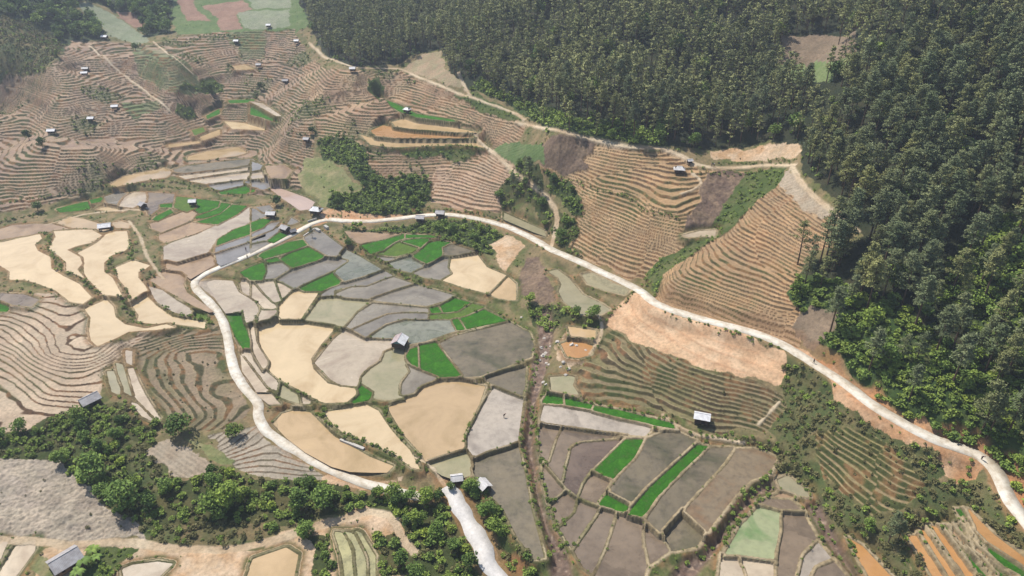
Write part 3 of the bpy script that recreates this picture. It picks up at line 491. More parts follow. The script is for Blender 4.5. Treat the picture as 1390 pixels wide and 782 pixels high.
def terrain(x, y, zone=None):
    """height, colour, roughness at world points"""
    x = np.asarray(x, float); y = np.asarray(y, float); sh_ = x.shape
    jx = (vn(x, y, 1.8, 5)-.5)*1.0+(vn(x, y, 6, 7)-.5)*2.6; jy = (vn(x, y, 1.8, 6)-.5)*1.0+(vn(x, y, 6, 8)-.5)*2.6
    zn = samp_n(zoneR, x+jx, y+jy, ZI['pine']); lab = samp_n(labR, x, y); D = samp_b(DR, x, y, 9.); mx = samp_n(MX, x, y, -99); lev = samp_n(levR, x, y, -99)
    h0 = Hs(x, y).astype(np.float32)
    n20 = fbm(x, y, 22, 1, 3)-.5; n6 = fbm(x, y, 5, 4, 3)-.5; n1 = vn(x, y, .9, 8)-.5
    z = h0 + n20*1.2 + n6*.5 + n1*.12
    col = np.zeros(sh_+(3,), np.float32); rough = np.full(sh_, .95, np.float32)
    m1 = np.clip(fbm(x, y, 9, 9, 4)*2.6-.8, 0, 1); m2 = np.clip(fbm(x, y, 3.1, 12, 3)*3-1.0, 0, 1); sp = vn(x, y, .7, 14)
    for n, cs in FC.items():
        m = zn == ZI[n]
        if not m.any(): continue
        c = mixc(mixc(A(*cs[0]), A(*cs[1]), m1[m]), A(*cs[2]), m2[m]*.8); col[m] = c
    # rough ground
    zf = (zn == ZI['bare']); qb = (h0+n20*.8)/1.5; kb = np.floor(qb); z[zf] = ((kb+sst(qb-kb, .25, 1))*1.5*.45+(h0+n20*.8)*.55+n6*.10)[zf]; col[zf] = mixc(col[zf], A(196, 146, 108), (np.clip(sst((qb-kb)[zf], .72, .8)*(1-sst((qb-kb)[zf], .93, 1.)), 0, 1)*np.clip(m1[zf]*2, .2, 1))*.35)
    zf = np.isin(zn, [ZI[k] for k in ('field_pale', 'field_brown', 'field_green', 'plot_pale', 'field_tan')]); z[zf] = (h0+n6*.15+.1*np.sin((x*.5+y*.87)*5))[zf]
    zf = np.isin(zn, [ZI['grey_slope'], ZI['burnt'], ZI['burnt2']]); z[zf] += ((vn(x, y, 1.3, 3)-.5)*.35+(vn(x, y, .55, 4)-.5)*.45)[zf]; col[zf] *= (.75+.5*vn(x, y, .6, 7)*.7+.3*vn(x, y, 3.3, 2))[zf][:, None]
    for n, (dz, rw, na, cs, rc, lc, wet) in TZ.items():
        m = zn == ZI[n]
        if not m.any(): continue
        X = x[m]; Y = y[m]; hh = h0[m] + na*((fbm(X, Y, 16, 2, 2)-.5)*1.5 + (fbm(X, Y, 6, 7, 2)-.5)*.85); hh = hh + dz*1.3*(vn(hh*1.0+.03*X, .06*Y, 2.6*dz, 12)-.5)
        cell = np.floor(fbm(X, Y, 38, 11, 1)*4)*(n not in ('terr_fan', 'terr_veg', 'terr_plot', 'terr_strip'))            # groups of fields slightly offset from one another
        q = hh/dz + cell*.37; k = np.floor(q); f = q-k
        rwv = rw*(.75+.5*vn(X, Y, 7, 13))
        rise = sst(f, 1-rwv, 1-rwv*.12); lip = np.exp(-((f-.03)/.05)**2)
        zz = (k-cell*.37+rise)*dz + .14*lip*dz + (vn(X, Y, .8, 3)-.5)*.10*(.4+1.6*rise)*(1-.85*sst(Y, 220, 350))
        hsh = np.modf(np.sin(k*12.99+cell*78.2+np.floor(vn(X, Y, 30, 15)*5)*3.1)*43758.5)[0]; hsh = np.abs(hsh)
        plot = np.abs(np.modf(np.sin(k*7.3+np.floor((X*.8+Y*.25+6*vn(X, Y, 20, 5)+k*9.1)/(9+7*hsh))*5.7)*9631.7)[0]); c = mixc(A(*cs[0]), A(*cs[1]), hsh)*(.86+.28*plot)[..., None]; c = mixc(c, A(*cs[2]), np.clip(m1[m]*.9, 0, 1)); c = c*(1+.16*(sp[m]-.5))[:, None]
        gr = np.clip(fbm(X, Y, 13, 6, 3)*3.2-1.35, 0, 1)
        rcol = mixc(A(*rc), A(84, 96, 52), gr*.8); rcol = mixc(rcol, A(160, 118, 82), np.clip(m2[m]*1.2-.55, 0, 1)); rcol = rcol*(1+.5*(vn(X, Y, .8, 10)-.5))[:, None]
        rmask = sst(f, 1-rwv*1.0, 1-rwv*.8)*(1-sst(f, .985, 1)); lm = sst(f, .985, 1)+np.exp(-(f/.075)**2); lm = np.clip(lm*(.35+.9*vn(X, Y, 6, 1)), 0, 1)
        c = mixc(c, rcol, np.clip(rmask, 0, 1)); c = mixc(c, mixc(A(*lc), A(112, 112, 74), np.clip(gr*1.1, 0, 1)), lm*.85)
        patch = np.clip(fbm(X, Y, 26, 3, 3)*5-3.1, 0, 1)*.8
        if n in ('terr_far', 'terr_mid', 'terr_dry', 'terr_scrub', 'terr_veg'): c = mixc(c, A(98, 106, 66), patch)
        col[m] = c; z[m] = zz; rough[m] = np.where((rmask < .3) & (lm < .3), .35+.6*wet, .95)
    # streams
    d = samp_b(sD, x, y, 99); sz = samp_n(sZ, x, y); w = 1-sst(d, -.6, 1.6); m = w > 0
    z = np.where(m, z*(1-w)+(sz-1.1+(vn(x, y, 1.1, 2)-.5)*.7)*w, z)
    sc = mixc(mixc(A(138, 112, 94), A(112, 92, 80), m2), A(176, 152, 130), np.clip(sp*3-1.9, 0, 1)); col = mixc(col, sc, np.clip(w*1.2, 0, 1)); rough = np.where(w > .6, .5, rough)
    # paddies, bunds and the banks around them
    nb = vn(x, y, 2.3, 2); far = sst(y, 230, 480)
    bw = .13+.14*nb+.28*far
    L = lab > 0
    z = np.where(L, lev-.14, z)
    bank = (~L) & (D < 2.4) & (mx > -90); t = sst(D, .4, 2.4)
    z = np.where(bank, (mx+.08)*(1-t)+z*t, z)
    near = (D < bw+.42) & (mx > -90); prof = 1-sst(D, bw-.08, bw+.42)
    zb = mx+.10+.12*nb+n1*.08
    z = np.where(near, z*(1-prof)+np.maximum(zb, z)*prof, z)
    pc = np.zeros((len(PD)+1, 3), np.float32)
    for i, q in enumerate(PD): pc[i+1] = A(*PC[q[0]])*.78
    col = np.where(L[..., None], pc[np.clip(lab, 0, None)]*(1+.2*(sp-.5))[..., None], col); rough = np.where(L, .6, rough)
    grn = np.clip(fbm(x, y, 17, 13, 3)*3.4-1.25, 0, 1)
    basin = np.maximum(sst(x, 15, 30), .35*sst(x, -75, -55))*(1-sst(y, 225, 250))
    leftp = (1-sst(x, -118, -95))*sst(y, 150, 190)
    bc = mixc(A(110, 96, 66), A(86, 92, 50), grn); bc = mixc(bc, A(172, 152, 120), basin*.75); bc = mixc(bc, A(158, 122, 84), leftp*.7*(1-grn*.6))
    bc = bc*(1+.7*(vn(x, y, .6, 10)-.5))[..., None]
    top = np.clip(vn(x, y, 5, 12)*2-.6, 0, 1)*(1-sst(D, .12, .3)); bc = mixc(bc, A(206, 186, 154), top*.7)
    pb = np.where(near, np.clip(prof*2.2, 0, 1), 0); col = mixc(col, bc, pb); rough = np.where(pb > .5, .95, rough)
    bm = bank & ~near; bkc = mixc(mixc(A(120, 100, 70), A(84, 94, 48), grn), A(168, 128, 88), np.clip(m2*1.3-.5, 0, 1)); col = np.where(bm[..., None], mixc(bkc, col, t), col)
    # paths and roads
    d = samp_b(pD, x, y, 99)+(vn(x, y, 1.7, 4)-.5)*.5; w = 1-sst(d, -.15, .35); zp = samp_n(pZ, x, y); z = np.where(w > 0, z*(1-w*.8)+(zp+.05)*w*.8, z); col = mixc(col, mixc(A(222, 202, 172), A(200, 174, 142), m1), w*.95)
    d = samp_b(rD, x, y, 99); rz = samp_n(rZ, x, y); cut = z-rz
    up = sst(cut, .5, 1.6)*(1-sst(d, .8+2.2*m1, 2.0+3.0*m1)); dn = (1-sst(d, .3+.8*m2, 1.0+1.2*m2))*.6
    ec = mixc(mixc(A(208, 160, 118), A(190, 132, 88), m1), A(152, 112, 82), m2*.7)
    oc = np.clip(np.maximum(up, dn)*(1.0-.75*leftp*0), 0, 1)*(rD_right(x, y)); col = mixc(col, ec, oc)
    rb = sst(d, .4, 3.6); z = np.where(d < 3.6, (rz-.10)*(1-rb)+z*rb, z)
    return z, np.clip(col, 0, 1), rough
def rD_right(x, y):
    # fresh earth cuts are seen along the upper road, much less beside the lower branch
    return .2+.5*sst(x, -75, -40)*(1-sst(x, 5, 22))+.75*sst(x, 84, 96)

def mesh_np(name, V, Fq, mat=None, smooth=True):
    me = bpy.data.meshes.new(name); n = Fq.shape[1]
    me.vertices.add(len(V)); me.vertices.foreach_set('co', np.ascontiguousarray(V, np.float32).ravel())
    me.loops.add(Fq.size); me.loops.foreach_set('vertex_index', np.ascontiguousarray(Fq, np.int32).ravel())
    me.polygons.add(len(Fq)); me.polygons.foreach_set('loop_start', np.arange(0, Fq.size, n, dtype=np.int32)); me.polygons.foreach_set('loop_total', np.full(len(Fq), n, np.int32))
    if smooth: me.polygons.foreach_set('use_smooth', np.ones(len(Fq), bool))
    me.update(calc_edges=True)
    if mat: me.materials.append(mat)
    return me
def link(name, me, parent=None, label=None, cat=None, group=None, kind=None, loc=None, rz=None):
    o = bpy.data.objects.new(name, me); COL.objects.link(o)
    if parent is not None: o.parent = parent
    if label: o['label'] = label
    if cat: o['category'] = cat
    if group: o['group'] = group
    if kind: o['kind'] = kind
    if loc is not None: o.location = loc
    if rz is not None: o.rotation_euler = (0, 0, rz)
    return o

# ------------------------------------------------------------------ materials
def newmat(name):
    m = bpy.data.materials.new(name); m.use_nodes = True; nt = m.node_tree; return m, nt, nt.nodes['Principled BSDF']
def N(nt, t, **kw):
    n = nt.nodes.new(t)
    for k, v in kw.items(): setattr(n, k, v)
    return n
def noise(nt, scale, detail=4, rough=.6, coord='Object', vec=None):
    n = N(nt, 'ShaderNodeTexNoise'); n.inputs['Scale'].default_value = scale; n.inputs['Detail'].default_value = detail; n.inputs['Roughness'].default_value = rough
    if vec is None:
        tc = N(nt, 'ShaderNodeTexCoord'); vec = tc.outputs[coord]
    nt.links.new(vec, n.inputs['Vector']); return n
def ramp(nt, fac, stops):
    r = N(nt, 'ShaderNodeValToRGB'); e = r.color_ramp.elements
    while len(e) < len(stops): e.new(.5)
    for i, (p, c) in enumerate(stops): e[i].position = p; e[i].color = (*c, 1)
    nt.links.new(fac, r.inputs['Fac']); return r
def mult(nt, a, b, f=1.0):
    m = N(nt, 'ShaderNodeMix', data_type='RGBA', blend_type='MULTIPLY'); m.inputs['Factor'].default_value = f
    nt.links.new(a, m.inputs['A']); nt.links.new(b, m.inputs['B']); return m.outputs['Result']
def bump(nt, h, b, strength=.5, dist=.1):
    n = N(nt, 'ShaderNodeBump'); n.inputs['Strength'].default_value = strength; n.inputs['Distance'].default_value = dist
    nt.links.new(h, n.inputs['Height']); nt.links.new(n.outputs['Normal'], b.inputs['Normal'])
def mat_ground():
    m, nt, b = newmat('earth and plant cover'); at = N(nt, 'ShaderNodeAttribute', attribute_name='Col'); ar = N(nt, 'ShaderNodeAttribute', attribute_name='Rough')
    n1 = noise(nt, 1.1, 6, .7); r1 = ramp(nt, n1.outputs['Fac'], [(.28, (.62, .62, .6)), (.5, (.98, .98, .98)), (.75, (1.3, 1.28, 1.24))])
    n2 = noise(nt, .12, 3, .6); r2 = ramp(nt, n2.outputs['Fac'], [(.3, (.86, .88, .86)), (.7, (1.12, 1.1, 1.08))])
    c = mult(nt, mult(nt, at.outputs['Color'], r1.outputs['Color']), r2.outputs['Color']); nt.links.new(c, b.inputs['Base Color']); nt.links.new(ar.outputs['Fac'], b.inputs['Roughness'])
    b.inputs['Specular IOR Level'].default_value = .25; n3 = noise(nt, 2.4, 5, .7); bump(nt, n3.outputs['Fac'], b, .6, .35); return m
def mat_water(name, rgb, rough=.12, var=.1, stain=(150, 128, 92), stainamt=.35, spec=.5, sp_scale=.065):
    m, nt, b = newmat(name); oi = N(nt, 'ShaderNodeObjectInfo'); tc = N(nt, 'ShaderNodeTexCoord')
    ad = N(nt, 'ShaderNodeVectorMath', operation='ADD'); nt.links.new(tc.outputs['Object'], ad.inputs[0]); sc = N(nt, 'ShaderNodeMath', operation='MULTIPLY'); sc.inputs[1].default_value = 60; nt.links.new(oi.outputs['Random'], sc.inputs[0]); nt.links.new(sc.outputs[0], ad.inputs[1])
    n1 = noise(nt, sp_scale, 5, .62, vec=ad.outputs[0]); n1.inputs['Distortion'].default_value = 1.2
    c0 = lin(rgb)*ALB; c1 = lin(stain)*ALB; c2 = np.minimum(c0*1.1, .82)
    r = ramp(nt, n1.outputs['Fac'], [(.25, tuple(c0*(1-stainamt)+c1*stainamt)), (.5, tuple(c0)), (.72, tuple(c2))])
    n2 = noise(nt, .9, 6, .75, vec=ad.outputs[0]); n2.inputs['Scale'].default_value = .5; r2 = ramp(nt, n2.outputs['Fac'], [(.36, (1-var, 1-var, 1-var)), (.5, (1,)*3), (.68, (1+var*.6,)*3)])
    c = mult(nt, r.outputs['Color'], r2.outputs['Color'])
    rr = ramp(nt, oi.outputs['Random'], [(0, (.88, .88, .9)), (1, (1.08, 1.06, 1.03))]); c = mult(nt, c, rr.outputs['Color'])
    nt.links.new(c, b.inputs['Base Color'])
    rg = N(nt, 'ShaderNodeMapRange'); nt.links.new(n1.outputs['Fac'], rg.inputs['Value']); rg.inputs['From Min'].default_value = .35; rg.inputs['From Max'].default_value = .65; rg.inputs['To Min'].default_value = rough; rg.inputs['To Max'].default_value = min(1, rough*2.2+.05)
    nt.links.new(rg.outputs['Result'], b.inputs['Roughness']); b.inputs['Specular IOR Level'].default_value = spec
    n3 = noise(nt, 1.6, 3, .6); bump(nt, n3.outputs['Fac'], b, .03, .03); return m
def mat_rice(name, c1, c2, c3):
    m, nt, b = newmat(name); n1 = noise(nt, .25, 6, .75); n2 = noise(nt, 2.6, 6, .85)
    r = ramp(nt, n1.outputs['Fac'], [(.34, tuple(lin(c3)*ALB)), (.46, tuple(lin(c1)*ALB)), (.68, tuple(lin(c2)*ALB))]); r2 = ramp(nt, n2.outputs['Fac'], [(.32, (.5, .58, .5)), (.68, (1.35, 1.25, 1.25))])
    nt.links.new(mult(nt, r.outputs['Color'], r2.outputs['Color']), b.inputs['Base Color']); b.inputs['Roughness'].default_value = .85; b.inputs['Specular IOR Level'].default_value = .15; bump(nt, n2.outputs['Fac'], b, 1, .3); return m
def mat_simple(name, rgb, rough=.8, var=.2, scale=3, spec=.3, rnd=0, bmp=.3, metal=0):
    m, nt, b = newmat(name); n1 = noise(nt, scale, 5, .7); c = lin(rgb)*ALB
    r = ramp(nt, n1.outputs['Fac'], [(.3, tuple(c*(1-var))), (.7, tuple(np.minimum(c*(1+var), .9)))]); o = r.outputs['Color']
    if rnd:
        oi = N(nt, 'ShaderNodeObjectInfo'); rr = ramp(nt, oi.outputs['Random'], [(0, (1-rnd,)*3), (1, (1+rnd,)*3)]); o = mult(nt, o, rr.outputs['Color'])
    nt.links.new(o, b.inputs['Base Color']); b.inputs['Roughness'].default_value = rough; b.inputs['Specular IOR Level'].default_value = spec; b.inputs['Metallic'].default_value = metal
    if bmp: bump(nt, n1.outputs['Fac'], b, bmp, .05)
    return m
def mat_leaf(name, dark, light, rnd=.25):
    m, nt, b = newmat(name); at = N(nt, 'ShaderNodeAttribute', attribute_name='tint')
    r = ramp(nt, at.outputs['Fac'], [(0, tuple(lin(dark)*ALB)), (1, tuple(lin(light)*ALB))]); oi = N(nt, 'ShaderNodeObjectInfo'); rr = ramp(nt, oi.outputs["Random"], [(0, (1-rnd, 1-rnd*.8, 1-rnd)), (.5, (1, 1, 1)), (1, (1+rnd*1.4, 1+rnd*.8, 1-rnd*.3))])
    nt.links.new(mult(nt, r.outputs['Color'], rr.outputs['Color']), b.inputs['Base Color']); b.inputs['Roughness'].default_value = .75; b.inputs['Specular IOR Level'].default_value = .25
    return m
M_GROUND = mat_ground()
# ------------------------------------------------------------------ terrain mesh: a fan of rings, finest near the camera's side of the valley
r_ = np.exp(np.arange(math.log(58), math.log(690), FINE_R)); th = np.arange(-.98, .98, FINE_T)
Rr, Th = np.meshgrid(r_, th, indexing='ij'); TXv = Rr*np.sin(Th); TYv = Rr*np.cos(Th)
TZv, TC, TRo = terrain(TXv, TYv)
nr, nc = Rr.shape
idx = np.arange(nr*nc).reshape(nr, nc); Fq = np.stack([idx[:-1, :-1], idx[:-1, 1:], idx[1:, 1:], idx[1:, :-1]], -1).reshape(-1, 4)[:, ::-1]
me = mesh_np('terrain', np.stack([TXv, TYv, TZv], -1).reshape(-1, 3), Fq, M_GROUND)
ca = me.color_attributes.new('Col', 'FLOAT_COLOR', 'POINT'); ca.data.foreach_set('color', np.concatenate([TC.reshape(-1, 3), np.ones((nr*nc, 1))], 1).astype(np.float32).ravel())
ra = me.attributes.new('Rough', 'FLOAT', 'POINT'); ra.data.foreach_set('value', TRo.astype(np.float32).ravel())
link('terrain', me, kind='structure', label='terraced valley floor and hillsides of earth banks and narrow fields')
def ground_z(x, y):
    return terrain(np.atleast_1d(np.asarray(x, float)), np.atleast_1d(np.asarray(y, float)))[0]
# far hills beyond, coarse
hx, hy = np.meshgrid(np.linspace(-3200, 3200, 161), np.linspace(-1600, 4800, 161)); hz = Hs(hx, hy) - 45*(1-sst(np.hypot(hx, hy), 600, 760)) - 3 + 60*sst(np.hypot(hx, hy-200), 650, 1800)*fbm(hx, hy, 700, 3, 3)
hz = np.where((hy < 100), -34+12*fbm(hx, hy, 300, 5, 2), hz); hz = np.where((np.abs(hx) > 700) & (hy < 200), hz+20, hz)
i2 = np.arange(161*161).reshape(161, 161); f2 = np.stack([i2[:-1, :-1], i2[:-1, 1:], i2[1:, 1:], i2[1:, :-1]], -1).reshape(-1, 4)
link('hills', mesh_np('hills', np.stack([hx, hy, hz], -1).reshape(-1, 3), f2, mat_simple('wooded far slopes', (78, 86, 58), .95, .3, .02)), kind='structure', label='wooded hills around the valley')

# ------------------------------------------------------------------ paddies: one flat sheet of water or mud each
WM = {'C': mat_water('cream silt water', (234, 208, 164), .05, .03, (208, 178, 132), .9), 'D': mat_water('tan silt water', (212, 182, 138), .05, .04, (178, 152, 106), .9), 'P': mat_water('pale wet silt', (208, 190, 162), .12, .12, (172, 150, 126), 1.0),
      'p': mat_water('pale drying mud', (184, 172, 156), .35, .2, (134, 122, 108), .9), 'G': mat_water('grey mud water', (152, 143, 126), .12, .14, (118, 108, 92), 1.0), 'g': mat_water('green tinged grey mud', (142, 142, 124), .2, .3, (104, 112, 84), .8),
      'B': mat_water('bluish grey mud water', (154, 148, 140), .1, .12, (124, 118, 110), .9), 'O': mat_water('olive brown mud', (122, 110, 86), .3, .32, (82, 84, 54), .9), 'o': mat_water('tan brown mud', (142, 124, 96), .3, .28, (156, 112, 68), .7),
      'M': mat_water('mauve brown mud', (140, 122, 100), .2, .2, (110, 96, 78), 1.0), 'm': mat_water('dark mauve mud', (124, 106, 90), .22, .22, (96, 82, 70), 1.0), 'T': mat_water('brown wet earth', (172, 142, 108), .3, .2, (140, 112, 82), .8),
      'l': mat_water('pale green mud', (160, 166, 124), .35, .16, (70, 130, 50), .9, sp_scale=.07), 'W': mat_water('olive grey water', (176, 166, 132), .10, .1, (146, 146, 108), .9), 'Q': mat_water('pink grey water', (204, 178, 160), .08, .04, (180, 150, 130), .6),
      'U': mat_water('orange silt water', (200, 152, 98), .15, .07, (178, 122, 66), .7), 'K': mat_water('pale olive stubble', (176, 170, 126), .7, .3, (124, 126, 78), .8, sp_scale=.5)}
M_RICE = mat_rice('bright rice seedlings', (58, 118, 30), (84, 146, 42), (98, 118, 62)); M_RICE2 = mat_rice('sparse rice seedlings', (98, 128, 54), (120, 142, 68), (122, 124, 88))
WN = {'C': 'cream coloured flooded paddy', 'D': 'tan flooded paddy', 'P': 'pale silty paddy', 'p': 'pale paddy of drying mud', 'G': 'grey muddy paddy', 'g': 'grey green muddy paddy', 'B': 'bluish grey flooded paddy', 'O': 'olive brown paddy', 'o': 'tan brown paddy', 'M': 'mauve brown paddy', 'm': 'dark mauve paddy',
      'T': 'brown wet paddy', 'l': 'pale paddy with patches of new rice', 'W': 'olive grey flooded paddy', 'Q': 'pinkish pond', 'U': 'orange flooded strip', 'K': 'narrow strip of pale stubble'}
def offset_poly(p, d):
    a = np.sum(p[:, 0]*np.roll(p[:, 1], -1)-np.roll(p[:, 0], -1)*p[:, 1]); s = 1 if a > 0 else -1
    e = np.roll(p, -1, 0)-p; e /= np.maximum(np.hypot(e[:, 0], e[:, 1]), 1e-6)[:, None]; n = np.stack([e[:, 1], -e[:, 0]], 1)*s
    m = n+np.roll(n, 1, 0); m /= np.maximum((m**2).sum(1), .6)[:, None]; return p+m*2*d*.5*1.0
for k, p, z, _ in PD:
    if k in 'NL':
        q = offset_poly(p, -.05); th_ = .22
    else:
        q = offset_poly(p, .32); th_ = .0
    c = q.mean(0); bm = bmesh.new(); vs = [bm.verts.new((a-c[0], b-c[1], 0)) for a, b in q]
    try: f = bm.faces.new(vs)
    except ValueError: bm.free(); continue
    if f.normal.z < 0: f.normal_flip()
    bm.normal_update()
    if f.normal.z < 0: f.normal_flip()
    if th_:
        r2 = bmesh.ops.extrude_face_region(bm, geom=[f]); bmesh.ops.translate(bm, verts=[v for v in r2['geom'] if isinstance(v, bmesh.types.BMVert)], vec=(0, 0, th_))
    me = bpy.data.meshes.new('rice_seedlings' if th_ else 'flooded_paddy'); bm.to_mesh(me); bm.free()
    if th_:
        me.materials.append(M_RICE if k == 'N' else M_RICE2); link('rice_seedlings', me, kind='stuff', loc=(c[0], c[1], z-.14), label='bright green rice seedlings' if k == 'N' else 'thin light green rice seedlings')
    else:
        me.materials.append(WM[k]); link('flooded_paddy', me, kind='structure', loc=(c[0], c[1], z-.03), label=WN[k])
# ------------------------------------------------------------------ road ribbons
def mat_road():
    m, nt, b = newmat('pale concrete road'); n1 = noise(nt, .5, 6, .7); r = ramp(nt, n1.outputs['Fac'], [(.3, tuple(lin((196, 180, 156))*.8)), (.55, tuple(lin((232, 224, 208))*.84)), (.75, tuple(lin((242, 236, 224))*.86))])
    n2 = noise(nt, .06, 4, .6); r2 = ramp(nt, n2.outputs['Fac'], [(.35, (.86, .82, .76)), (.6, (1, 1, 1))]); nt.links.new(mult(nt, r.outputs['Color'], r2.outputs['Color']), b.inputs['Base Color']); b.inputs['Roughness'].default_value = .8; b.inputs['Specular IOR Level'].default_value = .2; bump(nt, n1.outputs['Fac'], b, .3, .06); return m
M_ROAD = mat_road(); M_RUB = mat_simple('white crushed rock', (236, 230, 222), .9, .15, 1.2, bmp=1)
def ribbon(name, L, w, mat, up=.10, th=.35, wob=.25):
    t = np.gradient(L[:, :2], axis=0); t /= np.hypot(t[:, 0], t[:, 1])[:, None]; nrm = np.stack([-t[:, 1], t[:, 0]], 1)
    V = []; n = len(L)
    for sd in (-1, 1):
        ww = w/2+wob*(vn(L[:, 0]+sd*50, L[:, 1], 4, 3)-.5)*2
        for zz in (0, -th): V.append(np.column_stack([L[:, :2]+sd*nrm*ww[:, None], L[:, 2]+up+zz]))
    V = np.stack(V, 1).reshape(-1, 3); a = np.arange(n-1)*4
    F = np.concatenate([np.stack([a+0, a+2, a+6, a+4], 1), np.stack([a+1, a+0, a+4, a+5], 1), np.stack([a+2, a+3, a+7, a+6], 1)])[:, ::-1]
    return mesh_np(name, V, F, mat, False)
for L, w, m, lb in ((roadL[0], 3.5, M_ROAD, 'pale concrete road winding along the hillside'), (roadL[1], 2.9, M_ROAD, 'pale concrete road branching down past the paddies'), (roadL[2], 4.2, M_RUB, 'broad white gravel track at the bottom of the valley')):
    if L is roadL[1]: L = L.copy(); L[:, 2] -= .012
    link('road', ribbon('road', L, w, m, wob=1.1 if m is M_RUB else .2), kind='structure', label=lb)
# ------------------------------------------------------------------ plants
def quads(C, size, up=.5, flat=1.0, asp=.6):
    n = len(C); a = rng.normal(size=(n, 3)); nrm = a/np.linalg.norm(a, axis=1)[:, None]; nrm[:, 2] = np.abs(nrm[:, 2])+up; nrm /= np.linalg.norm(nrm, axis=1)[:, None]
    t = np.cross(nrm, rng.normal(size=(n, 3))); t /= np.linalg.norm(t, axis=1)[:, None]; b = np.cross(nrm, t)
    s = size*(.6+.8*rng.random(n))[:, None]; t = t*s*.5; b = b*s*.5*asp; b[:, 2] *= flat
    k = .35+.5*rng.random((n, 1))
    V = np.stack([C-t-b*k, C+t*.3-b, C+t+b*k, C-t*.2+b], 1).reshape(-1, 3); return V, np.arange(4*n).reshape(n, 4)
class Parts:
    def __init__(s): s.V = []; s.F = []; s.T = []; s.n = 0
    def add(s, V, F, tint=.5):
        s.V.append(V); s.F.append(F+s.n); s.n += len(V); s.T.append(np.broadcast_to(np.asarray(tint, float), (len(V),)))
    def leaves(s, C, size, tint, **k):
        V, F = quads(C, size, **k); s.add(V, F, np.repeat(np.broadcast_to(np.asarray(tint, float), (len(C),)), 4))
    def tube(s, pts, rad, n=5, tint=.5):
        pts = np.asarray(pts, float); a = np.arange(n)*2*math.pi/n; V = []
        for p, r in zip(pts, rad): V.append(p+np.stack([np.cos(a)*r, np.sin(a)*r, 0*a], 1))
        m = len(pts); V = np.concatenate(V); F = [[i*n+j, i*n+(j+1) % n, (i+1)*n+(j+1) % n, (i+1)*n+j] for i in range(m-1) for j in range(n)]; s.add(V, np.array(F), tint)
    def limb(s, a, b, r0, r1, n=3, tint=.5):
        a = np.asarray(a, float); b = np.asarray(b, float); d = b-a; d /= np.linalg.norm(d)+1e-9; u = np.cross(d, [0, 0, 1.]); u /= np.linalg.norm(u)+1e-9; v = np.cross(d, u); q = np.arange(n)*2*math.pi/n
        V = np.concatenate([p+r*(np.cos(q)[:, None]*u+np.sin(q)[:, None]*v) for p, r in ((a, r0), (b, r1))]); s.add(V, np.array([[j, (j+1) % n, n+(j+1) % n, n+j] for j in range(n)]), tint)
    def arrays(s): return np.concatenate(s.V), np.concatenate(s.F), np.concatenate(s.T)
def mk(name, arr, mat):
    V, F, T = arr; me = mesh_np(name, V, F, mat, False); at = me.attributes.new('tint', 'FLOAT', 'POINT'); at.data.foreach_set('value', T.astype(np.float32)); return me
def pine(h, lod=0, seed=0, sparse=False):
    st = rng.bit_generator.state; 
    tr = Parts(); cr = Parts(); lean = rng.normal(size=2)*.02*h
    f = lambda t: np.array([lean[0]*t*t, lean[1]*t*t, h*t])
    tr.tube([f(t)-[0, 0, .5 if t == 0 else 0] for t in (0, .35, .7, 1)], np.array([.26, .2, .12, .03])*h/14, 6 if lod == 0 else 4)
    nb = (30, 20, 13)[lod] if not sparse else 15
    R0 = h*.185*(.8+.45*rng.random()); base = (.36 if not sparse else .42)+.1*rng.random(); tn = rng.random()*.3
    for i in range(nb):
        t = base+(1-base)*((i+rng.random())/nb)**.85; u = (t-base)/(1-base)
        L = R0*(.18+.9*(1-u)**.75*(.6+.4*min(1, u*4)))*(.6+.6*rng.random()); L = max(L, .5)
        az = i*2.4+rng.normal()*.5; el = -.05+.5*u+rng.normal()*.15; d = np.array([math.cos(az)*math.cos(el), math.sin(az)*math.cos(el), math.sin(el)]); p0 = f(min(t, .99)); p1 = p0+d*L
        if lod == 0: tr.limb(p0, p0+d*L*.85, .05*h/14, .015)
        nt_ = (8, 6, 4)[lod]; nq = (10, 6, 4)[lod]; sz = (.50, .72, 1.1)[lod]*h/14
        ss = .3+.75*np.sqrt(rng.random(nt_)); cc = p0+d*L*ss[:, None]; cc += rng.normal(size=(nt_, 3))*[.32, .32, .12]*L*.5
        C = (cc[:, None]+rng.normal(size=(nt_, nq, 3))*[.34, .34, .16]*(1, 1.15, 1.3)[lod]*h/14).reshape(-1, 3)
        cr.leaves(C, sz, np.clip(tn+.15+np.repeat(rng.random(nt_)*.35, nq)+rng.random(len(C))*.35, 0, 1), up=.35, asp=.38)
    return tr.arrays(), cr.arrays()
def broad(h, w, lod=0, tone=.3, trunk=True):
    tr = Parts(); cr = Parts(); tr.tube([(0, 0, -.5), (rng.normal()*.1, 0, h*.35), (rng.normal()*.2, rng.normal()*.2, h*.7)], (.045*h*.6, .03*h*.6, .01*h), 5)
    nl = (13, 7, 4)[lod]
    for i in range(nl):
        a = rng.random()*6.28; r = w*.5*.62*math.sqrt(rng.random()); z = h*(.42+.45*rng.random()*(1-.45*(r/(w*.31))**2*.6)); c = np.array([math.cos(a)*r, math.sin(a)*r, z]); s = np.array([1, 1, .75])*w*(.17+.1*rng.random())
        if lod == 0: tr.limb((0, 0, h*.25), c, .09*h/6, .03)
        n = int((60, 34, 20)[lod]*(w/5)**(.9)); n = max(n, 12); d = rng.normal(size=(n, 3)); d /= np.linalg.norm(d, axis=1)[:, None]; C = c+d*s*(.72+.4*rng.random((n, 1))); lt = rng.random()*.35
        cr.leaves(C, (.5, .8, 1.15)[lod]*(.8+.05*w), np.clip(tone-.1+lt+rng.random(n)*.35, 0, 1), up=.4, asp=.7)
    return tr.arrays(), cr.arrays()
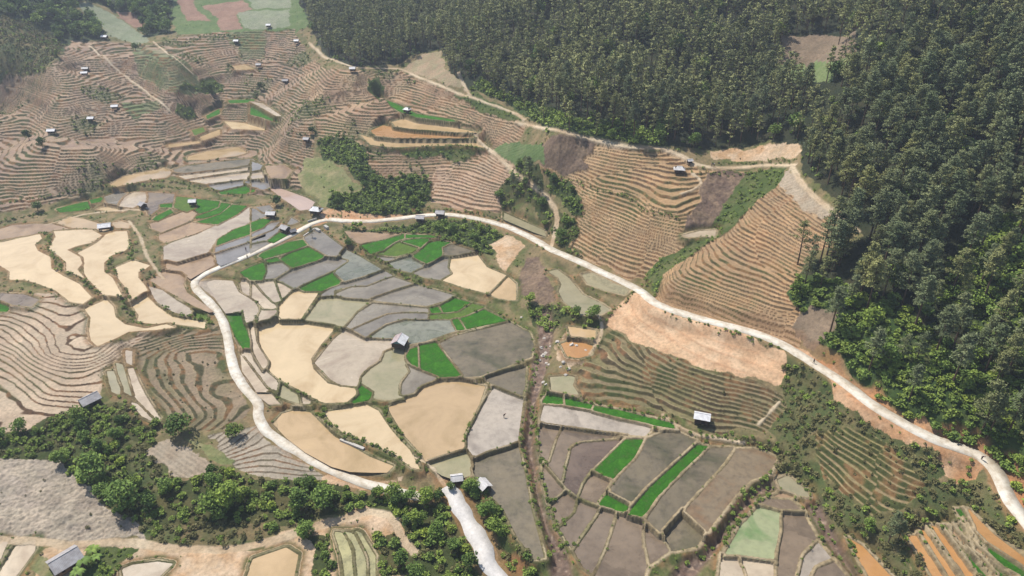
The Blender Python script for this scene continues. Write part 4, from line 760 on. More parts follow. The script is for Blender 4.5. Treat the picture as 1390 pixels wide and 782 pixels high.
def bush_arr(w, h, lod=0, tone=.4):
    cr = Parts(); nl = (5, 3, 2)[lod]
    for i in range(nl):
        a = rng.random()*6.28; r = w*.28*rng.random(); s = np.array([w*.32, w*.32, h*.45])*(.7+.5*rng.random()); c = np.array([math.cos(a)*r, math.sin(a)*r, s[2]*.75]); n = (46, 22, 14)[lod]; d = rng.normal(size=(n, 3)); d[:, 2] = np.abs(d[:, 2])-.15; d /= np.linalg.norm(d, axis=1)[:, None]
        cr.leaves(c+d*s*(.7+.45*rng.random((n, 1))), (.42, .5, .62)[lod]*(w/2)**.5, np.clip(tone-.15+rng.random()*.3+rng.random(n)*.4, 0, 1), up=.4, asp=.7)
    return cr.arrays()
M_PINE = mat_leaf('pine needles', (58, 76, 50), (164, 172, 122), .28); M_BARK = mat_simple('brown bark', (112, 90, 74), .9, .3, 2, rnd=.15, bmp=0)
M_LEAF = mat_leaf('broad leaves', (52, 80, 38), (152, 180, 84), .25); M_BUSH = mat_leaf('shrub leaves', (54, 78, 38), (152, 176, 82), .3); M_DRY = mat_leaf('olive shrub leaves', (70, 76, 44), (150, 142, 92), .2)
def merge(protos, pos, scl, rot, ids, dt):
    Vs = []; Fs = []; Ts = []; n0 = 0
    for k in range(len(protos)):
        V, F, T = protos[k]; m = np.where(ids == k)[0]
        if len(m) == 0: continue
        c = np.cos(rot[m])[:, None]; s = np.sin(rot[m])[:, None]; S = scl[m][:, None]
        X = (V[None, :, 0]*c-V[None, :, 1]*s)*S+pos[m][:, :1]; Y = (V[None, :, 0]*s+V[None, :, 1]*c)*S+pos[m][:, 1:2]; Z = V[None, :, 2]*S*(.9+.2*rng.random((len(m), 1)))+pos[m][:, 2:3]
        Vs.append(np.stack([X, Y, Z], -1).reshape(-1, 3).astype(np.float32)); Fs.append((F[None]+(np.arange(len(m))*len(V))[:, None, None]).reshape(-1, 4)+n0); Ts.append(np.clip(T[None]+dt[m][:, None], 0, 1).ravel()); n0 += len(m)*len(V)
    return np.concatenate(Vs), np.concatenate(Fs), np.concatenate(Ts)
def project(P3):
    d = P3-np.array([0, 0, ZC]); zz = d@FW; return PW/2+FP*(d@RT)/zz, PH/2-FP*(d@UP)/zz, zz
def clear_of(x, y, r=.5):
    return (samp_b(rD, x, y, 99) > r+.3) & (samp_b(pD, x, y, 99) > r*.4) & (samp_n(labR, x, y) == 0)
def scatter(zones, cell, prob):
    cx = np.arange(RX0, RX1, cell); cy = np.arange(RY0, RY1, cell); X, Y = np.meshgrid(cx, cy); X = (X+rng.random(X.shape)*cell).ravel(); Y = (Y+rng.random(Y.shape)*cell).ravel()
    zn = samp_n(zoneR, X, Y, 255); m = np.isin(zn, [ZI[z] for z in zones]) & (rng.random(len(X)) < prob) & (np.abs(X) < Y*.80*1.0+60) 
    return X[m], Y[m]
# clearings inside the pine forest keep some space; the canopy has soft gaps
def thin(x, y, s, thr, k): return fbm(x, y, s, k, 2) > thr
PX, PY = scatter(['pine'], 4.2, .95); k = thin(PX, PY, 14, .24, 2); PX, PY = PX[k], PY[k]
EX, EY = scatter(['edge'], 5.2, .6); CX2, CY2 = scatter(['clear_green', 'clear_brown'], 7, .16)
PX = np.r_[PX, EX, CX2]; PY = np.r_[PY, EY, CY2]
k = clear_of(PX, PY, 1.8); PX, PY = PX[k], PY[k]; PZ = ground_z(PX, PY); PH_ = 10.5+7.5*rng.random(len(PX))**1.4+4*(vn(PX, PY, 25, 3)-.5); PH_ *= np.where(PY > 260, .86, 1)
P3 = np.stack([PX, PY, PZ], 1); u, v, dd = project(P3+np.stack([0*PX, 0*PX, PH_*.7], 1))
inf = (u > -20) & (u < PW+20) & (v > -30) & (v < PH+30); keep = (u > -500) & (u < PW+500) & (v > -160) & (v < PH+300)
idxs = np.where(inf)[0]; idxs = idxs[np.argsort(dd[idxs]/PH_[idxs])]; near = idxs[:288]; isn = np.zeros(len(PX), bool); isn[near] = True
protoP = [[mk('trunk', a, M_BARK), mk('crown', b, M_PINE)] for a, b in (pine(14, 0) for _ in range(7))]
def tree(name, meshes, x, y, z, s, label, cat, group=None):
    o = link(name, None, label=label, cat=cat, group=group, loc=(x, y, z-.1), rz=random.random()*6.28); o.scale = (s, s, s); o.empty_display_size = .5
    for n, me in zip(('trunk', 'crown'), meshes): link(n, me, parent=o)
    return o
for i in near:
    right = PX[i] > 60
    tree('pine_tree', random.choice(protoP), PX[i], PY[i], PZ[i], PH_[i]/14, 'tall grey-green pine tree in the dense forest on the steep right-hand slope' if right else 'grey-green pine tree in the forest above the ochre terraces', 'pine tree', 'pine trees of the near forest slope')
far_ = keep & ~isn; fi = np.where(far_)[0]; lodm = dd[fi] < 250
for nm, sel, lod in (('mid', lodm, 1), ('far', ~lodm, 2)):
    pass
pl1 = [pine(14, 1) for _ in range(8)]; pl2 = [pine(14, 2) for _ in range(8)]
f1 = fi[lodm]; f2 = fi[~lodm]; parts_c = []; parts_t = []
for ff, pl in ((f1, pl1), (f2, pl2)):
    if len(ff) == 0: continue
    ids = rng.integers(0, 8, len(ff)); rot = rng.random(len(ff))*6.28; pos = P3[ff]-[0, 0, .2]; sc = PH_[ff]/14; dt = (vn(PX[ff], PY[ff], 30, 9)-.5)*.3+(rng.random(len(ff))-.5)*.36
    parts_c.append(merge([p[1] for p in pl], pos, sc, rot, ids, dt)); parts_t.append(merge([p[0] for p in pl], pos, sc, rot, ids, dt*0))
def cat3(L):
    n = 0; F = []
    for V, f, T in L: F.append(f+n); n += len(V)
    return np.concatenate([a[0] for a in L]), np.concatenate(F), np.concatenate([a[2] for a in L])
fc = cat3(parts_c); ft = cat3(parts_t); allm = mk('pine_forest', (np.concatenate([fc[0], ft[0]]), np.concatenate([fc[1], ft[1]+len(fc[0])]), np.concatenate([fc[2], ft[2]])), M_PINE)
allm.materials.append(M_BARK); mi = np.zeros(len(allm.polygons), np.int32); mi[len(fc[1]):] = 1; allm.polygons.foreach_set('material_index', mi)
link('pine_forest', allm, kind='stuff', label='dense pine forest covering the upper hillsides')
print('pines', len(PX), 'far', len(fi), 'faces', len(mi))

# ---- broadleaved trees: bands and gullies
protoB = [[mk('trunk', a, M_BARK), mk('crown', b, M_LEAF)] for a, b in (broad(6, w_, 0, t_) for w_, t_ in ((5, .2), (6, .35), (4.5, .3), (5.5, .1), (6, .5), (5, .4)))]
B = []
for zs, cell, pr, h0_, h1_, lab, grp in ((['thicket'], 4.2, .36, 2.8, 5.8, None, None), (['bush'], 5.0, .55, 3, 5, 'leafy green tree in the bushy gully beside the upper road', 'trees in the bushy gullies'), (['edge'], 6.5, .3, 4, 7, 'leafy broadleaved tree at the lower edge of the pine forest', 'broadleaved trees at the forest edge'),
                                (['pine'], 13, .5, 6, 10, 'lighter green broadleaved tree standing among the pines', 'broadleaved trees among the pines'), (['broad'], 6.0, .85, 6, 9, 'rounded dark green tree in the far wood at the upper left', 'trees of the far wood'), (['hill_scrub'], 9, .2, 2.5, 4.5, 'low leafy tree on the scrubby slope', 'low trees on the scrubby slopes')):
    x, y = scatter(zs, cell, pr); k = clear_of(x, y, 1.2)
    for a, b in zip(x[k], y[k]): B.append((a, b, h0_+(h1_-h0_)*random.random(), lab, grp))
BX = np.array([b[0] for b in B]); BY = np.array([b[1] for b in B]); BZ = ground_z(BX, BY); BH = np.array([b[2] for b in B]); u, v, dd = project(np.stack([BX, BY, BZ], 1))
inf = (u > -15) & (u < PW+15) & (v > -5) & (v < PH+30); ii = np.where(inf)[0]; ii = ii[np.argsort(dd[ii]/BH[ii])]; nearB = set(ii[:270].tolist())
for i in ii[:270]:
    lab, grp = B[i][3], B[i][4]
    if lab is None:
        if u[i] < 235: lab, grp = 'green leafy tree in the wooded band at the lower left, above the grey slope', 'trees of the lower left wooded band'
        elif u[i] < 520: lab, grp = 'green leafy tree in the wooded band above the pale dirt track', 'trees above the dirt track'
        elif v[i] > 600: lab, grp = 'green leafy tree beside the white gravel track', 'trees beside the white gravel track'
        elif v[i] > 400: lab, grp = 'leafy tree in the small thicket beside the stepped ponds', 'trees beside the stepped ponds'
        else: lab, grp = 'dark leafy tree in the thicket beside the earth path', 'trees beside the earth path'
    tree('leafy_tree', random.choice(protoB), BX[i], BY[i], BZ[i], BH[i]/6, lab, 'tree', grp)
rest = np.array([i for i in range(len(B)) if i not in nearB and -400 < u[i] < PW+400 and v[i] > -150]); pl = [broad(6, 5.5, 2, .15+.1*q) for q in range(4)]
n = len(rest); fc = merge([p[1] for p in pl], np.stack([BX, BY, BZ], 1)[rest], BH[rest]/6, rng.random(n)*6.28, rng.integers(0, 4, n), (rng.random(n)-.5)*.2-.05*(BY[rest] > 350))
link('distant_woodland', mk('distant_woodland', fc, M_LEAF), kind='stuff', label='far broadleaved wood of rounded crowns')
print('broad', len(B), 'rest', n)
# ---- shrubs
S = []
def addS(zs, cell, pr, w0, w1, tone, mat, lab):
    x, y = scatter(zs, cell, pr); k = clear_of(x, y, .4); x, y = x[k], y[k]
    if lab == 5: k = fbm(x, y, 26, 3, 3) > .655; x, y = x[k], y[k]; lab = 3
    S.append((x, y, w0+(w1-w0)*rng.random(len(x))**1.5, np.full(len(x), tone), np.full(len(x), mat), np.full(len(x), lab)))
addS(['thicket'], 1.5, .55, 1.1, 3.0, .5, 0, 0); addS(['thicket'], 1.9, .4, .9, 2.2, .4, 1, 0); addS(['bush'], 1.6, .9, 1.2, 2.8, .42, 0, 1); addS(['edge'], 1.45, .95, 1.2, 3.6, .5, 0, 2); addS(['gully'], 1.8, .7, .9, 2.0, .45, 0, 1)
addS(['cut'], 2.2, .3, .5, 1.4, .4, 0, 3); addS(['hill_scrub'], .95, .5, .6, 1.9, .5, 1, 3); addS(['hill_scrub'], 1.6, .36, .7, 2.3, .5, 0, 3); addS(['terr_scrub'], 1.5, .32, .6, 1.3, .4, 1, 3); addS(['terr_veg', 'terr_dry'], 2.2, .18, .5, 1.1, .35, 1, 3); addS(['pine'], 4.0, .35, 1.5, 3, .3, 0, 2); addS(['broad'], 3.5, .6, 1.5, 3.5, .2, 0, 2); addS(['grass', 'field_green', 'grey_slope', 'earth'], 2.6, .07, .4, 1.1, .35, 1, 3)
addS(['scrub'], 2.4, .30, .6, 1.7, .4, 0, 3); addS(['terr_far', 'terr_mid', 'terr_grn'], 2.2, .9, .8, 2.2, .25, 0, 5)
for L, (w_, _) in zip(hedgeL, HEDGES):
    q = resample(L, .75); m = (rng.random(len(q)) < .85); q = q[m]; x = q[:, 0]+(rng.random(len(q))-.5)*w_; y = q[:, 1]+(rng.random(len(q))-.5)*w_; k = samp_b(rD, x, y, 99) > .6; x, y = x[k], y[k]
    S.append((x, y, (.55+.55*w_*rng.random(len(x))), np.full(len(x), .32), np.zeros(len(x)), np.full(len(x), 4)))
# tufts along the bunds and banks
x, y = np.meshgrid(np.arange(-200, 200, 1.5), np.arange(80, 360, 1.5)); x = (x+rng.random(x.shape)*1.5).ravel(); y = (y+rng.random(y.shape)*1.5).ravel(); d = samp_b(DR, x, y, 9); lb = samp_n(labR, x, y); k = ((((d < .3) & (rng.random(len(x)) < .35)) | ((lb == 0) & (d < 2.2) & (rng.random(len(x)) < .22)))) & (samp_b(rD, x, y, 99) > .5) & (fbm(x, y, 17, 13, 3) > .40)
S.append((x[k], y[k], .35+.45*rng.random(k.sum()), np.full(k.sum(), .28), np.zeros(k.sum()), np.full(k.sum(), 4)))
sx, sy, sw, stn, sm, sl = [np.concatenate([s[i] for s in S]) for i in range(6)]; k = (samp_n(labR, sx, sy) == 0) | (samp_b(DR, sx, sy, 9) < .35) | ((sl == 4) & (samp_b(DR, sx, sy, 9) < .6)); sx, sy, sw, stn, sm, sl = [a[k] for a in (sx, sy, sw, stn, sm, sl)]; szz = ground_z(sx, sy); u, v, dd = project(np.stack([sx, sy, szz], 1)); k = (u > -250) & (u < PW+250) & (v > -60) & (v < PH+200); sx, sy, sw, stn, sm, sl, szz, u, v, dd = [a[k] for a in (sx, sy, sw, stn, sm, sl, szz, u, v, dd)]
inf = (u > 0) & (u < PW) & (v > 0) & (v < PH) & (sl != 4) & (sw > 1.5); ii = np.where(inf)[0]; ii = ii[np.argsort(dd[ii]/sw[ii])][:280]; isn = np.zeros(len(sx), bool); isn[ii] = True
protoS = {(m, q): mk('shrub', bush_arr(2, 1.5, 0, t), (M_BUSH, M_DRY)[m]) for m in (0, 1) for q, t in enumerate((.3, .45, .6))}
SL = {0: ('leafy green shrub growing in the wooded band at the bottom of the valley', 'shrubs of the lower wooded bands'), 1: ('green shrub in a bushy gully', 'shrubs in the gullies'), 2: ('bright green shrub at the foot of the pine forest above the road', 'shrubs at the forest foot'), 3: ('olive green shrub on the scrubby slope', 'shrubs on the scrubby slopes')}
for i in ii:
    lb, gr = SL[int(sl[i])]; o = link('shrub', protoS[(int(sm[i]), random.randrange(3))], label=lb, cat='shrub', group=gr, loc=(sx[i], sy[i], szz[i]-.1), rz=random.random()*6); s = sw[i]/2; o.scale = (s, s, s)
for m, nm, mt, lb in ((0, 'undergrowth', M_BUSH, 'green undergrowth and hedges between fields and trees'), (1, 'dry_scrub', M_DRY, 'olive scrub scattered over the slopes')):
    r = (~isn) & (sm == m); rr = np.where(r)[0]; lo = (dd[rr] > 210) | (sw[rr] < 1.0); Ls = []
    for sel, lod in ((~lo, 1), (lo, 2)):
        q = rr[sel]
        if len(q) == 0: continue
        pl = [bush_arr(2, 1.5, lod, .4) for _ in range(5)]; Ls.append(merge(pl, np.stack([sx, sy, szz-.05], 1)[q], sw[q]/2, rng.random(len(q))*6.28, rng.integers(0, 5, len(q)), stn[q]-.4+(vn(sx[q], sy[q], 12, 5)-.5)*.35+(rng.random(len(q))-.5)*.25))
    link(nm, mk(nm, cat3(Ls), mt), kind='stuff', label=lb); print(nm, len(rr))
# ---- trees one can tell apart
protoC = [[mk('trunk', a, M_BARK), mk('crown', b, M_PINE)] for a, b in (pine(14, 0, sparse=True) for _ in range(4))]
roundB = [[mk('trunk', a, M_BARK), mk('crown', b, M_LEAF)] for a, b in (broad(6, 7.5, 0, .12), broad(6, 7, 0, .4))]
for px, py, h, pr, lb in [(1083, 357, 15, protoC[0], 'leftmost slender pine with a bare trunk standing over the ochre terraces'), (1097, 365, 11.5, protoC[1], 'shortest thin dark pine in front of the ochre terraces'), (1113, 356, 16, protoC[2], 'slim pine with clumped branches in the middle of the row over the ochre terraces'),
     (1122, 348, 20, protoC[3], 'tallest pine with a long bare trunk over the ochre terraces'), (1151, 330, 18, protoP[0], 'pine with a thick bare trunk beside the path at the forest edge'), (1205, 738, 9.5, protoP[1], 'lone dark pine at the foot of the scrubby terraces'), (1218, 735, 6.5, protoP[3], 'small dark pine just right of the lone pine'),
     (424, 322, 5.0, protoP[2], 'small dark conifer on the stream bank below the road junction'), (718, 252, 12, protoP[4], 'dark conifer standing tallest in the thicket beside the earth path'), (733, 268, 8, protoP[5], 'smaller dark conifer right of the tall one in the thicket'), (697, 262, 9, protoP[6], 'broad dark conifer left of the tall one in the thicket')]:
    x, y, z = gpt(px, py); z = float(ground_z(x, y)[0]); tree('pine_tree', pr, x, y, z, h/14, lb, 'pine tree')
for px, py, h, pr, lb in [(632, 665, 2.6, protoB[1], 'small leafy tree between the two pale sheds'), (645, 672, 3.0, protoB[4], 'leafy tree just below the right-hand pale shed'), (612, 664, 2.8, protoB[0], 'leafy tree at the top end of the gravel track'), (515, 676, 4.5, protoB[2], 'leafy tree covering the lower end of the concrete road'), (535, 678, 5, protoB[1], 'second leafy tree covering the lower end of the concrete road'), (556, 682, 5, protoB[5], 'broad tree between the concrete road and the gravel track'), (578, 684, 5, protoB[4], 'bright tree left of the top of the gravel track'), (595, 680, 4, protoB[3], 'dark tree nearest the left edge of the gravel track'), (246, 588, 6.2, roundB[0], 'large round dark green tree below the vegetated terraces'), (320, 592, 4.2, roundB[0], 'round dark green bushy tree beside the lower road'), (375, 280, 6.0, protoB[3], 'dark round tree beside the pinkish pond'), (52, 286, 5.5, protoB[0], 'leafy tree on the bank at the far left edge of the flat paddies'), (40, 190, 6, protoB[3], 'dark tree beside the white roofed hut on the far left'),
     (58, 200, 6, protoB[3], 'broad dark tree clump below the far left hut'), (474, 333, 3.4, roundB[0], 'small round dark tree on the bank beside the stream below the road'), (310, 690, 8.5, protoB[4], 'large bright green tree in the middle of the lower wooded band'), (290, 697, 7, protoB[1], 'green tree left of the largest one in the lower wooded band'), (410, 695, 8, protoB[2], 'tall green tree above the dirt track near the gravel plateau'), (440, 690, 7.5, protoB[1], 'rightmost tall green tree above the dirt track'),
     (424, 180, 4.5, protoB[3], 'small round tree by the dark field hut'), (288, 125, 6, protoB[3], 'dark tree among the far upper left terraces'), (185, 70, 6, protoB[0], 'leafy tree on the top edge of the far terraces'), (130, 650, 8, protoB[4], 'yellow green bushy tree in the lower left wooded band'), (170, 690, 8, roundB[1], 'yellow green tree at the edge of the grey slope'), (110, 575, 7, protoB[0], 'leafy tree in front of the grey roofed house'), (355, 122, 5, protoB[3], 'tree beside the small fields hut')]:
    x, y, z = gpt(px, py); z = float(ground_z(x, y)[0]); tree('leafy_tree', pr, x, y, z, h/6, lb, 'tree')
# banana plants beside the large house
def banana(h, seed):
    tr = Parts(); tr.tube([(0, 0, -.2), (.03, 0, h*.5), (.05, 0, h*.62)], (.13, .1, .06), 6); lf = Parts()
    for i in range(9):
        a = i*2.4; L = h*.62*(.8+.4*rng.random()); p = []
        for s in np.linspace(0, 1, 6): p.append((math.cos(a)*L*s*.85, math.sin(a)*L*s*.85, h*.6+L*(.75*s-.85*s*s)))
        p = np.array(p); w_ = np.array([.06, .28, .36, .34, .24, .02])*h/3; sd_ = np.array([-math.sin(a), math.cos(a), 0]); V = np.concatenate([p-sd_*w_[:, None]-[0, 0, .08], p, p+sd_*w_[:, None]-[0, 0, .08]]); F = [[r*6+j, r*6+j+1, (r+1)*6+j+1, (r+1)*6+j] for r in (0, 1) for j in range(5)]; lf.add(V, np.array(F), .45+.4*rng.random())
    return tr.arrays(), lf.arrays()
for px, py, h, lb in [(116, 770, 3.6, 'banana plant with drooping leaves against the large house'), (128, 753, 3.2, 'banana plant behind the large house near the track'), (108, 784, 3.4, 'banana plant nearest the front of the large house'), (133, 762, 2.8, 'small banana plant furthest right of the large house')]:
    a, b = banana(h, 0); x, y, z = gpt(px, py); z = float(ground_z(x, y)[0]); o = link('banana_plant', None, label=lb, cat='banana plant', loc=(x, y, z)); link('stem', mk('stem', a, mat_simple('banana stem', (140, 130, 90), .8)), parent=o); link('leaves', mk('leaves', b, M_LEAF), parent=o)
# ------------------------------------------------------------------ huts and houses
def sheet_mat(name, rgb, rust=.0):
    m, nt, b = newmat(name); tc = N(nt, 'ShaderNodeTexCoord'); n1 = noise(nt, .9, 5, .7); c = lin(rgb)*ALB*1.22; d = c*.68*(1-rust)+lin((150, 112, 96))*rust*.7
    r = ramp(nt, n1.outputs['Fac'], [(.35, tuple(d)), (.6, tuple(np.minimum(c, .9)))]); wv = N(nt, 'ShaderNodeTexWave'); wv.inputs['Scale'].default_value = 1.1; wv.inputs['Distortion'].default_value = .3; nt.links.new(tc.outputs['Object'], wv.inputs['Vector'])
    r2 = ramp(nt, wv.outputs['Fac'], [(0, (.9, .9, .9)), (.5, (1, 1, 1))]); nt.links.new(mult(nt, r.outputs['Color'], r2.outputs['Color']), b.inputs['Base Color']); b.inputs['Roughness'].default_value = .55; b.inputs['Specular IOR Level'].default_value = .4; bump(nt, wv.outputs['Fac'], b, .4, .05); return m
RM = {'w': sheet_mat('white corrugated sheet', (244, 242, 240)), 'g': sheet_mat('weathered grey sheet', (186, 182, 180), .15), 'p': sheet_mat('pale fibre cement sheet', (222, 218, 214), .05), 'r': sheet_mat('mottled rusty sheet', (196, 180, 178), .45), 'd': sheet_mat('dark grey sheet', (140, 138, 140), .1)}
M_WOOD = mat_simple('dark weathered boards', (92, 76, 66), .85, .3, 2.5, rnd=.2); M_POST = mat_simple('timber posts', (104, 86, 70), .85, .2, 3); M_TEAL = mat_simple('teal painted gable', (120, 158, 162), .7, .15, 2); M_DARK = mat_simple('dark doorway boards', (48, 42, 40), .9, .2, 3); M_CONC = mat_simple('pale concrete', (206, 200, 190), .85, .15, 1.5); M_MUDW = mat_simple('clay and board wall', (150, 120, 92), .9, .25, 1.5)
def box(bm, c, s, R_=None):
    r = bmesh.ops.create_cube(bm, size=1); 
    for v in r['verts']: v.co = Vector((v.co.x*s[0]+c[0], v.co.y*s[1]+c[1], v.co.z*s[2]+c[2]))
    return r['verts']
def bm_link(name, bm, mat, parent=None, **k):
    bmesh.ops.recalc_face_normals(bm, faces=bm.faces[:]); me = bpy.data.meshes.new(name); bm.to_mesh(me); bm.free(); me.materials.append(mat); return link(name, me, parent=parent, **k)
def slope(bm, L, y0, z0, y1, z1, t=.07, x0=0):
    pts = [(-L/2+x0, y0, z0), (L/2+x0, y0, z0), (L/2+x0, y1, z1), (-L/2+x0, y1, z1)]; a = [bm.verts.new(p) for p in pts]; b = [bm.verts.new((p[0], p[1], p[2]-t)) for p in pts]
    bm.faces.new(a); bm.faces.new(b[::-1]); [bm.faces.new((a[i], b[i], b[(i+1) % 4], a[(i+1) % 4])) for i in range(4)]
def hut(px, py, L, W, H, yaw, r1, r2, label, stilt=.7, kind='gable', wallm=None, gab=None, open_=False, cat='hut', name='field_hut'):
    if px > 0 and not 600 < px < 660: L, W, H = L*.84, W*.84, H*.9
    x, y, z = gpt(px, py); ca, sa = math.cos(yaw), math.sin(yaw)
    cx = np.array([x]+[x+ca*a*L/2-sa*b*W/2 for a in (-1, 1) for b in (-1, 1)]); cy = np.array([y]+[y+sa*a*L/2+ca*b*W/2 for a in (-1, 1) for b in (-1, 1)]); zs = ground_z(cx, cy); z = float(np.median(zs)); lo = float(zs.min())-z-.3
    o = link(name, None, label=label, cat=cat, loc=(x, y, z), rz=yaw); wm = wallm or M_WOOD; f = stilt; e = f+H; rise = W*.30; ov_ = .42
    bm = bmesh.new(); box(bm, (0, 0, f+.06), (L+.1, W+.1, .12)); bm_link('floor', bm, M_POST, o)
    bm = bmesh.new(); hw = H*(.62 if open_ else 1)
    t = .1
    box(bm, (0, W/2-t/2, f+.12+H/2-.06), (L, t, H-.12)); box(bm, (0, -W/2+t/2, f+.12+hw/2-.06), (L, t, hw-.12)); box(bm, (-L/2+t/2, 0, f+.12+H/2-.06), (t, W-2*t-.01, H-.12)); box(bm, (L/2-t/2, 0, f+.12+H/2-.06), (t, W-2*t-.01, H-.12)); bm_link('wall', bm, wm, o)
    for s in (-1, 1):
        bm = bmesh.new(); v = [(s*(L/2-.03), -W/2+.02, e+.002), (s*(L/2-.03), W/2-.02, e+.002), (s*(L/2-.03), 0, e+rise-.12)]; a = [bm.verts.new(q) for q in v]; b = [bm.verts.new((q[0]-s*.08, q[1], q[2])) for q in v]; bm.faces.new(a); bm.faces.new(b[::-1]); [bm.faces.new((a[i], b[i], b[(i+1) % 3], a[(i+1) % 3])) for i in range(3)]; bm_link('gable', bm, gab or wm, o)
    ov = ov_; k = rise/(W/2)
    for s, rm in ((1, r1), (-1, r2)):
        bm = bmesh.new()
        if kind == 'hip':
            Lt = L-1.6; p = [(-L/2-ov, s*(W/2+ov), e-k*ov+.1), (L/2+ov, s*(W/2+ov), e-k*ov+.1), (Lt/2, s*.02, e+rise+.1), (-Lt/2, s*.02, e+rise+.1)]; a = [bm.verts.new(q) for q in p]; b = [bm.verts.new((q[0], q[1], q[2]-.07)) for q in p]; bm.faces.new(a); bm.faces.new(b[::-1]); [bm.faces.new((a[i], b[i], b[(i+1) % 4], a[(i+1) % 4])) for i in range(4)]
        else: slope(bm, L+2*ov, s*.01, e+rise+.1, s*(W/2+ov), e-k*ov+.1)
        r = bm_link('roof', bm, RM[rm], o)
        if r1 != r2: r['label'] = 'bright white roof side' if rm == 'w' else 'mottled rusty roof side'
    if kind == 'hip':
        for s in (-1, 1):
            bm = bmesh.new(); Lt = L-1.6; p = [(s*(L/2+ov+.1), -W/2-ov, e-k*ov+.02), (s*(L/2+ov+.1), W/2+ov, e-k*ov+.02), (s*(L/2-.15), W*.22, e+rise*.52), (s*(L/2-.15), -W*.22, e+rise*.52)]; a = [bm.verts.new(q) for q in p]; b = [bm.verts.new((q[0], q[1], q[2]-.07)) for q in p]; bm.faces.new(a); bm.faces.new(b[::-1]); [bm.faces.new((a[i], b[i], b[(i+1) % 4], a[(i+1) % 4])) for i in range(4)]; bm_link('end_roof', bm, RM[r1], o)
    bm = bmesh.new(); box(bm, (0, 0, e+rise+.13), ((L-1.5 if kind == 'hip' else L+2*ov+.05), .28, .05)); bm_link('ridge_cap', bm, RM[r1], o)
    for a in (-1, 0, 1) if L > 4.5 else (-1, 1):
        for b in (-1, 1):
            bm = bmesh.new(); top = e-.05 if (open_ and b < 0) else f; box(bm, (a*(L/2-.15), b*(W/2+.02), (lo+top)/2), (.16, .16, top-lo)); bm_link('post', bm, M_POST, o)
    bm = bmesh.new(); box(bm, (L*.12, -W/2-.03, f+.12+min(1.7, hw-.25)/2), (.9, .07, min(1.7, hw-.25))); bm_link('door', bm, M_DARK, o)
    bm = bmesh.new(); box(bm, (-L*.25, -W/2-.03, f+H*.55), (.7, .07, .5)); bm_link('window', bm, M_DARK, o)
    bm = bmesh.new(); box(bm, (s*0+L/2+.03, 0, f+H*.5), (.06, .8, 1.1)); bm_link('shutter', bm, M_DARK, o)
    return o
Y = lambda d: R(d)
hut(543, 470, 5.2, 4.8, 1.7, Y(79), 'r', 'w', 'hut in the middle of the paddies with one white and one rusty roof side', 1.1, gab=M_TEAL)
hut(952, 572, 4.4, 3.2, 2.1, Y(-17), 'w', 'w', 'dark timber hut with a plain white roof above the right-hand paddies', .5)
hut(92, 768, 6.6, 5.8, 2.0, Y(50), 'g', 'g', 'large house with a weathered grey gable roof beside banana plants', .3, wallm=M_MUDW, open_=True, cat='house', name='farm_house')
hut(124, 550, 5.4, 4.4, 1.9, Y(52), 'g', 'g', 'grey roofed house half hidden by trees below the curving terraces', .8, cat='house', name='farm_house')
hut(430, 291, 5.0, 4.0, 1.8, Y(-14), 'w', 'w', 'white roofed house standing by the road junction', 1.0, 'hip', cat='house', name='farm_house')
hut(388, 315, 4.2, 3.2, 1.6, Y(-35), 'g', 'g', 'grey roofed hut beside the road below the junction', .8)
hut(398, 317, 2.4, 2.0, 1.2, Y(40), 'd', 'd', 'small dark lean-to right of the grey roofed roadside hut', .3)
hut(369, 296, 4.2, 3.2, 1.6, Y(-5), 'p', 'p', 'pale roofed hut on the grass between the pond and the grey paddies', .8)
hut(571, 302, 3.6, 3.0, 1.8, Y(-6), 'g', 'g', 'grey roofed hut just below the upper road, left of its pair', .9)
hut(598, 296, 3.8, 3.0, 1.6, Y(-10), 'g', 'g', 'grey roofed hut touching the upper road, right of its pair', .9)
hut(144, 313, 5.2, 3.6, 1.3, Y(18), 'w', 'w', 'white roofed hut at the head of the cream ponds', .5)
hut(195, 283, 3.4, 3.0, 1.5, Y(-40), 'g', 'g', 'small grey hut on the grey paddies above the cream ponds', .7)
hut(263, 280, 3.2, 2.8, 1.7, Y(8), 'w', 'w', 'white roofed hut beside the bright green rice plots', 1.0)
hut(922, 232, 4.2, 3.4, 1.6, Y(-10), 'p', 'p', 'pale hipped roof hut at the top of the ochre terraces', .8, 'hip')
hut(936, 221, 1.9, 1.6, 1.2, Y(15), 'p', 'p', 'tiny pale roofed shed beside the path above the hipped roof hut', .4)
hut(553, 156, 3.4, 2.7, 1.6, Y(-25), 'w', 'w', 'white roofed hut above the two orange crescent ponds', .9, 'hip')
hut(479, 97, 3.0, 2.6, 1.4, Y(0), 'p', 'p', 'pale hut on the footpath along the forest corner', .8)
hut(388, 112, 3.4, 2.6, 1.4, Y(-8), 'd', 'd', 'dark roofed hut on the grassy ridge of the middle terraces', .8)
hut(417, 195, 2.9, 2.4, 1.4, Y(-15), 'g', 'g', 'grey hut beside the round tree at the left edge of the wooded gully', .8)
hut(352, 93, 2.9, 2.4, 1.4, Y(0), 'g', 'g', 'grey hut among the pale terraces left of the ridge', .8)
hut(403, 60, 2.7, 2.4, 1.4, Y(0), 'w', 'w', 'white roofed hut near the start of the forest footpath', .8)
hut(365, 38, 2.9, 2.4, 1.3, Y(0), 'w', 'w', 'small white roofed hut at the edge of the high pale fields', .7)
hut(321, 58, 3.0, 2.4, 1.3, Y(0), 'w', 'w', 'small white hut on the high striped terraces', .7)
hut(143, 54, 4.0, 2.9, 1.4, Y(-5), 'w', 'w', 'white roofed hut at the corner of the high green field', .8)
hut(116, 94, 3.4, 2.2, 1.2, Y(5), 'p', 'p', 'upper of the two neighbouring pale huts by the brown plot', .6)
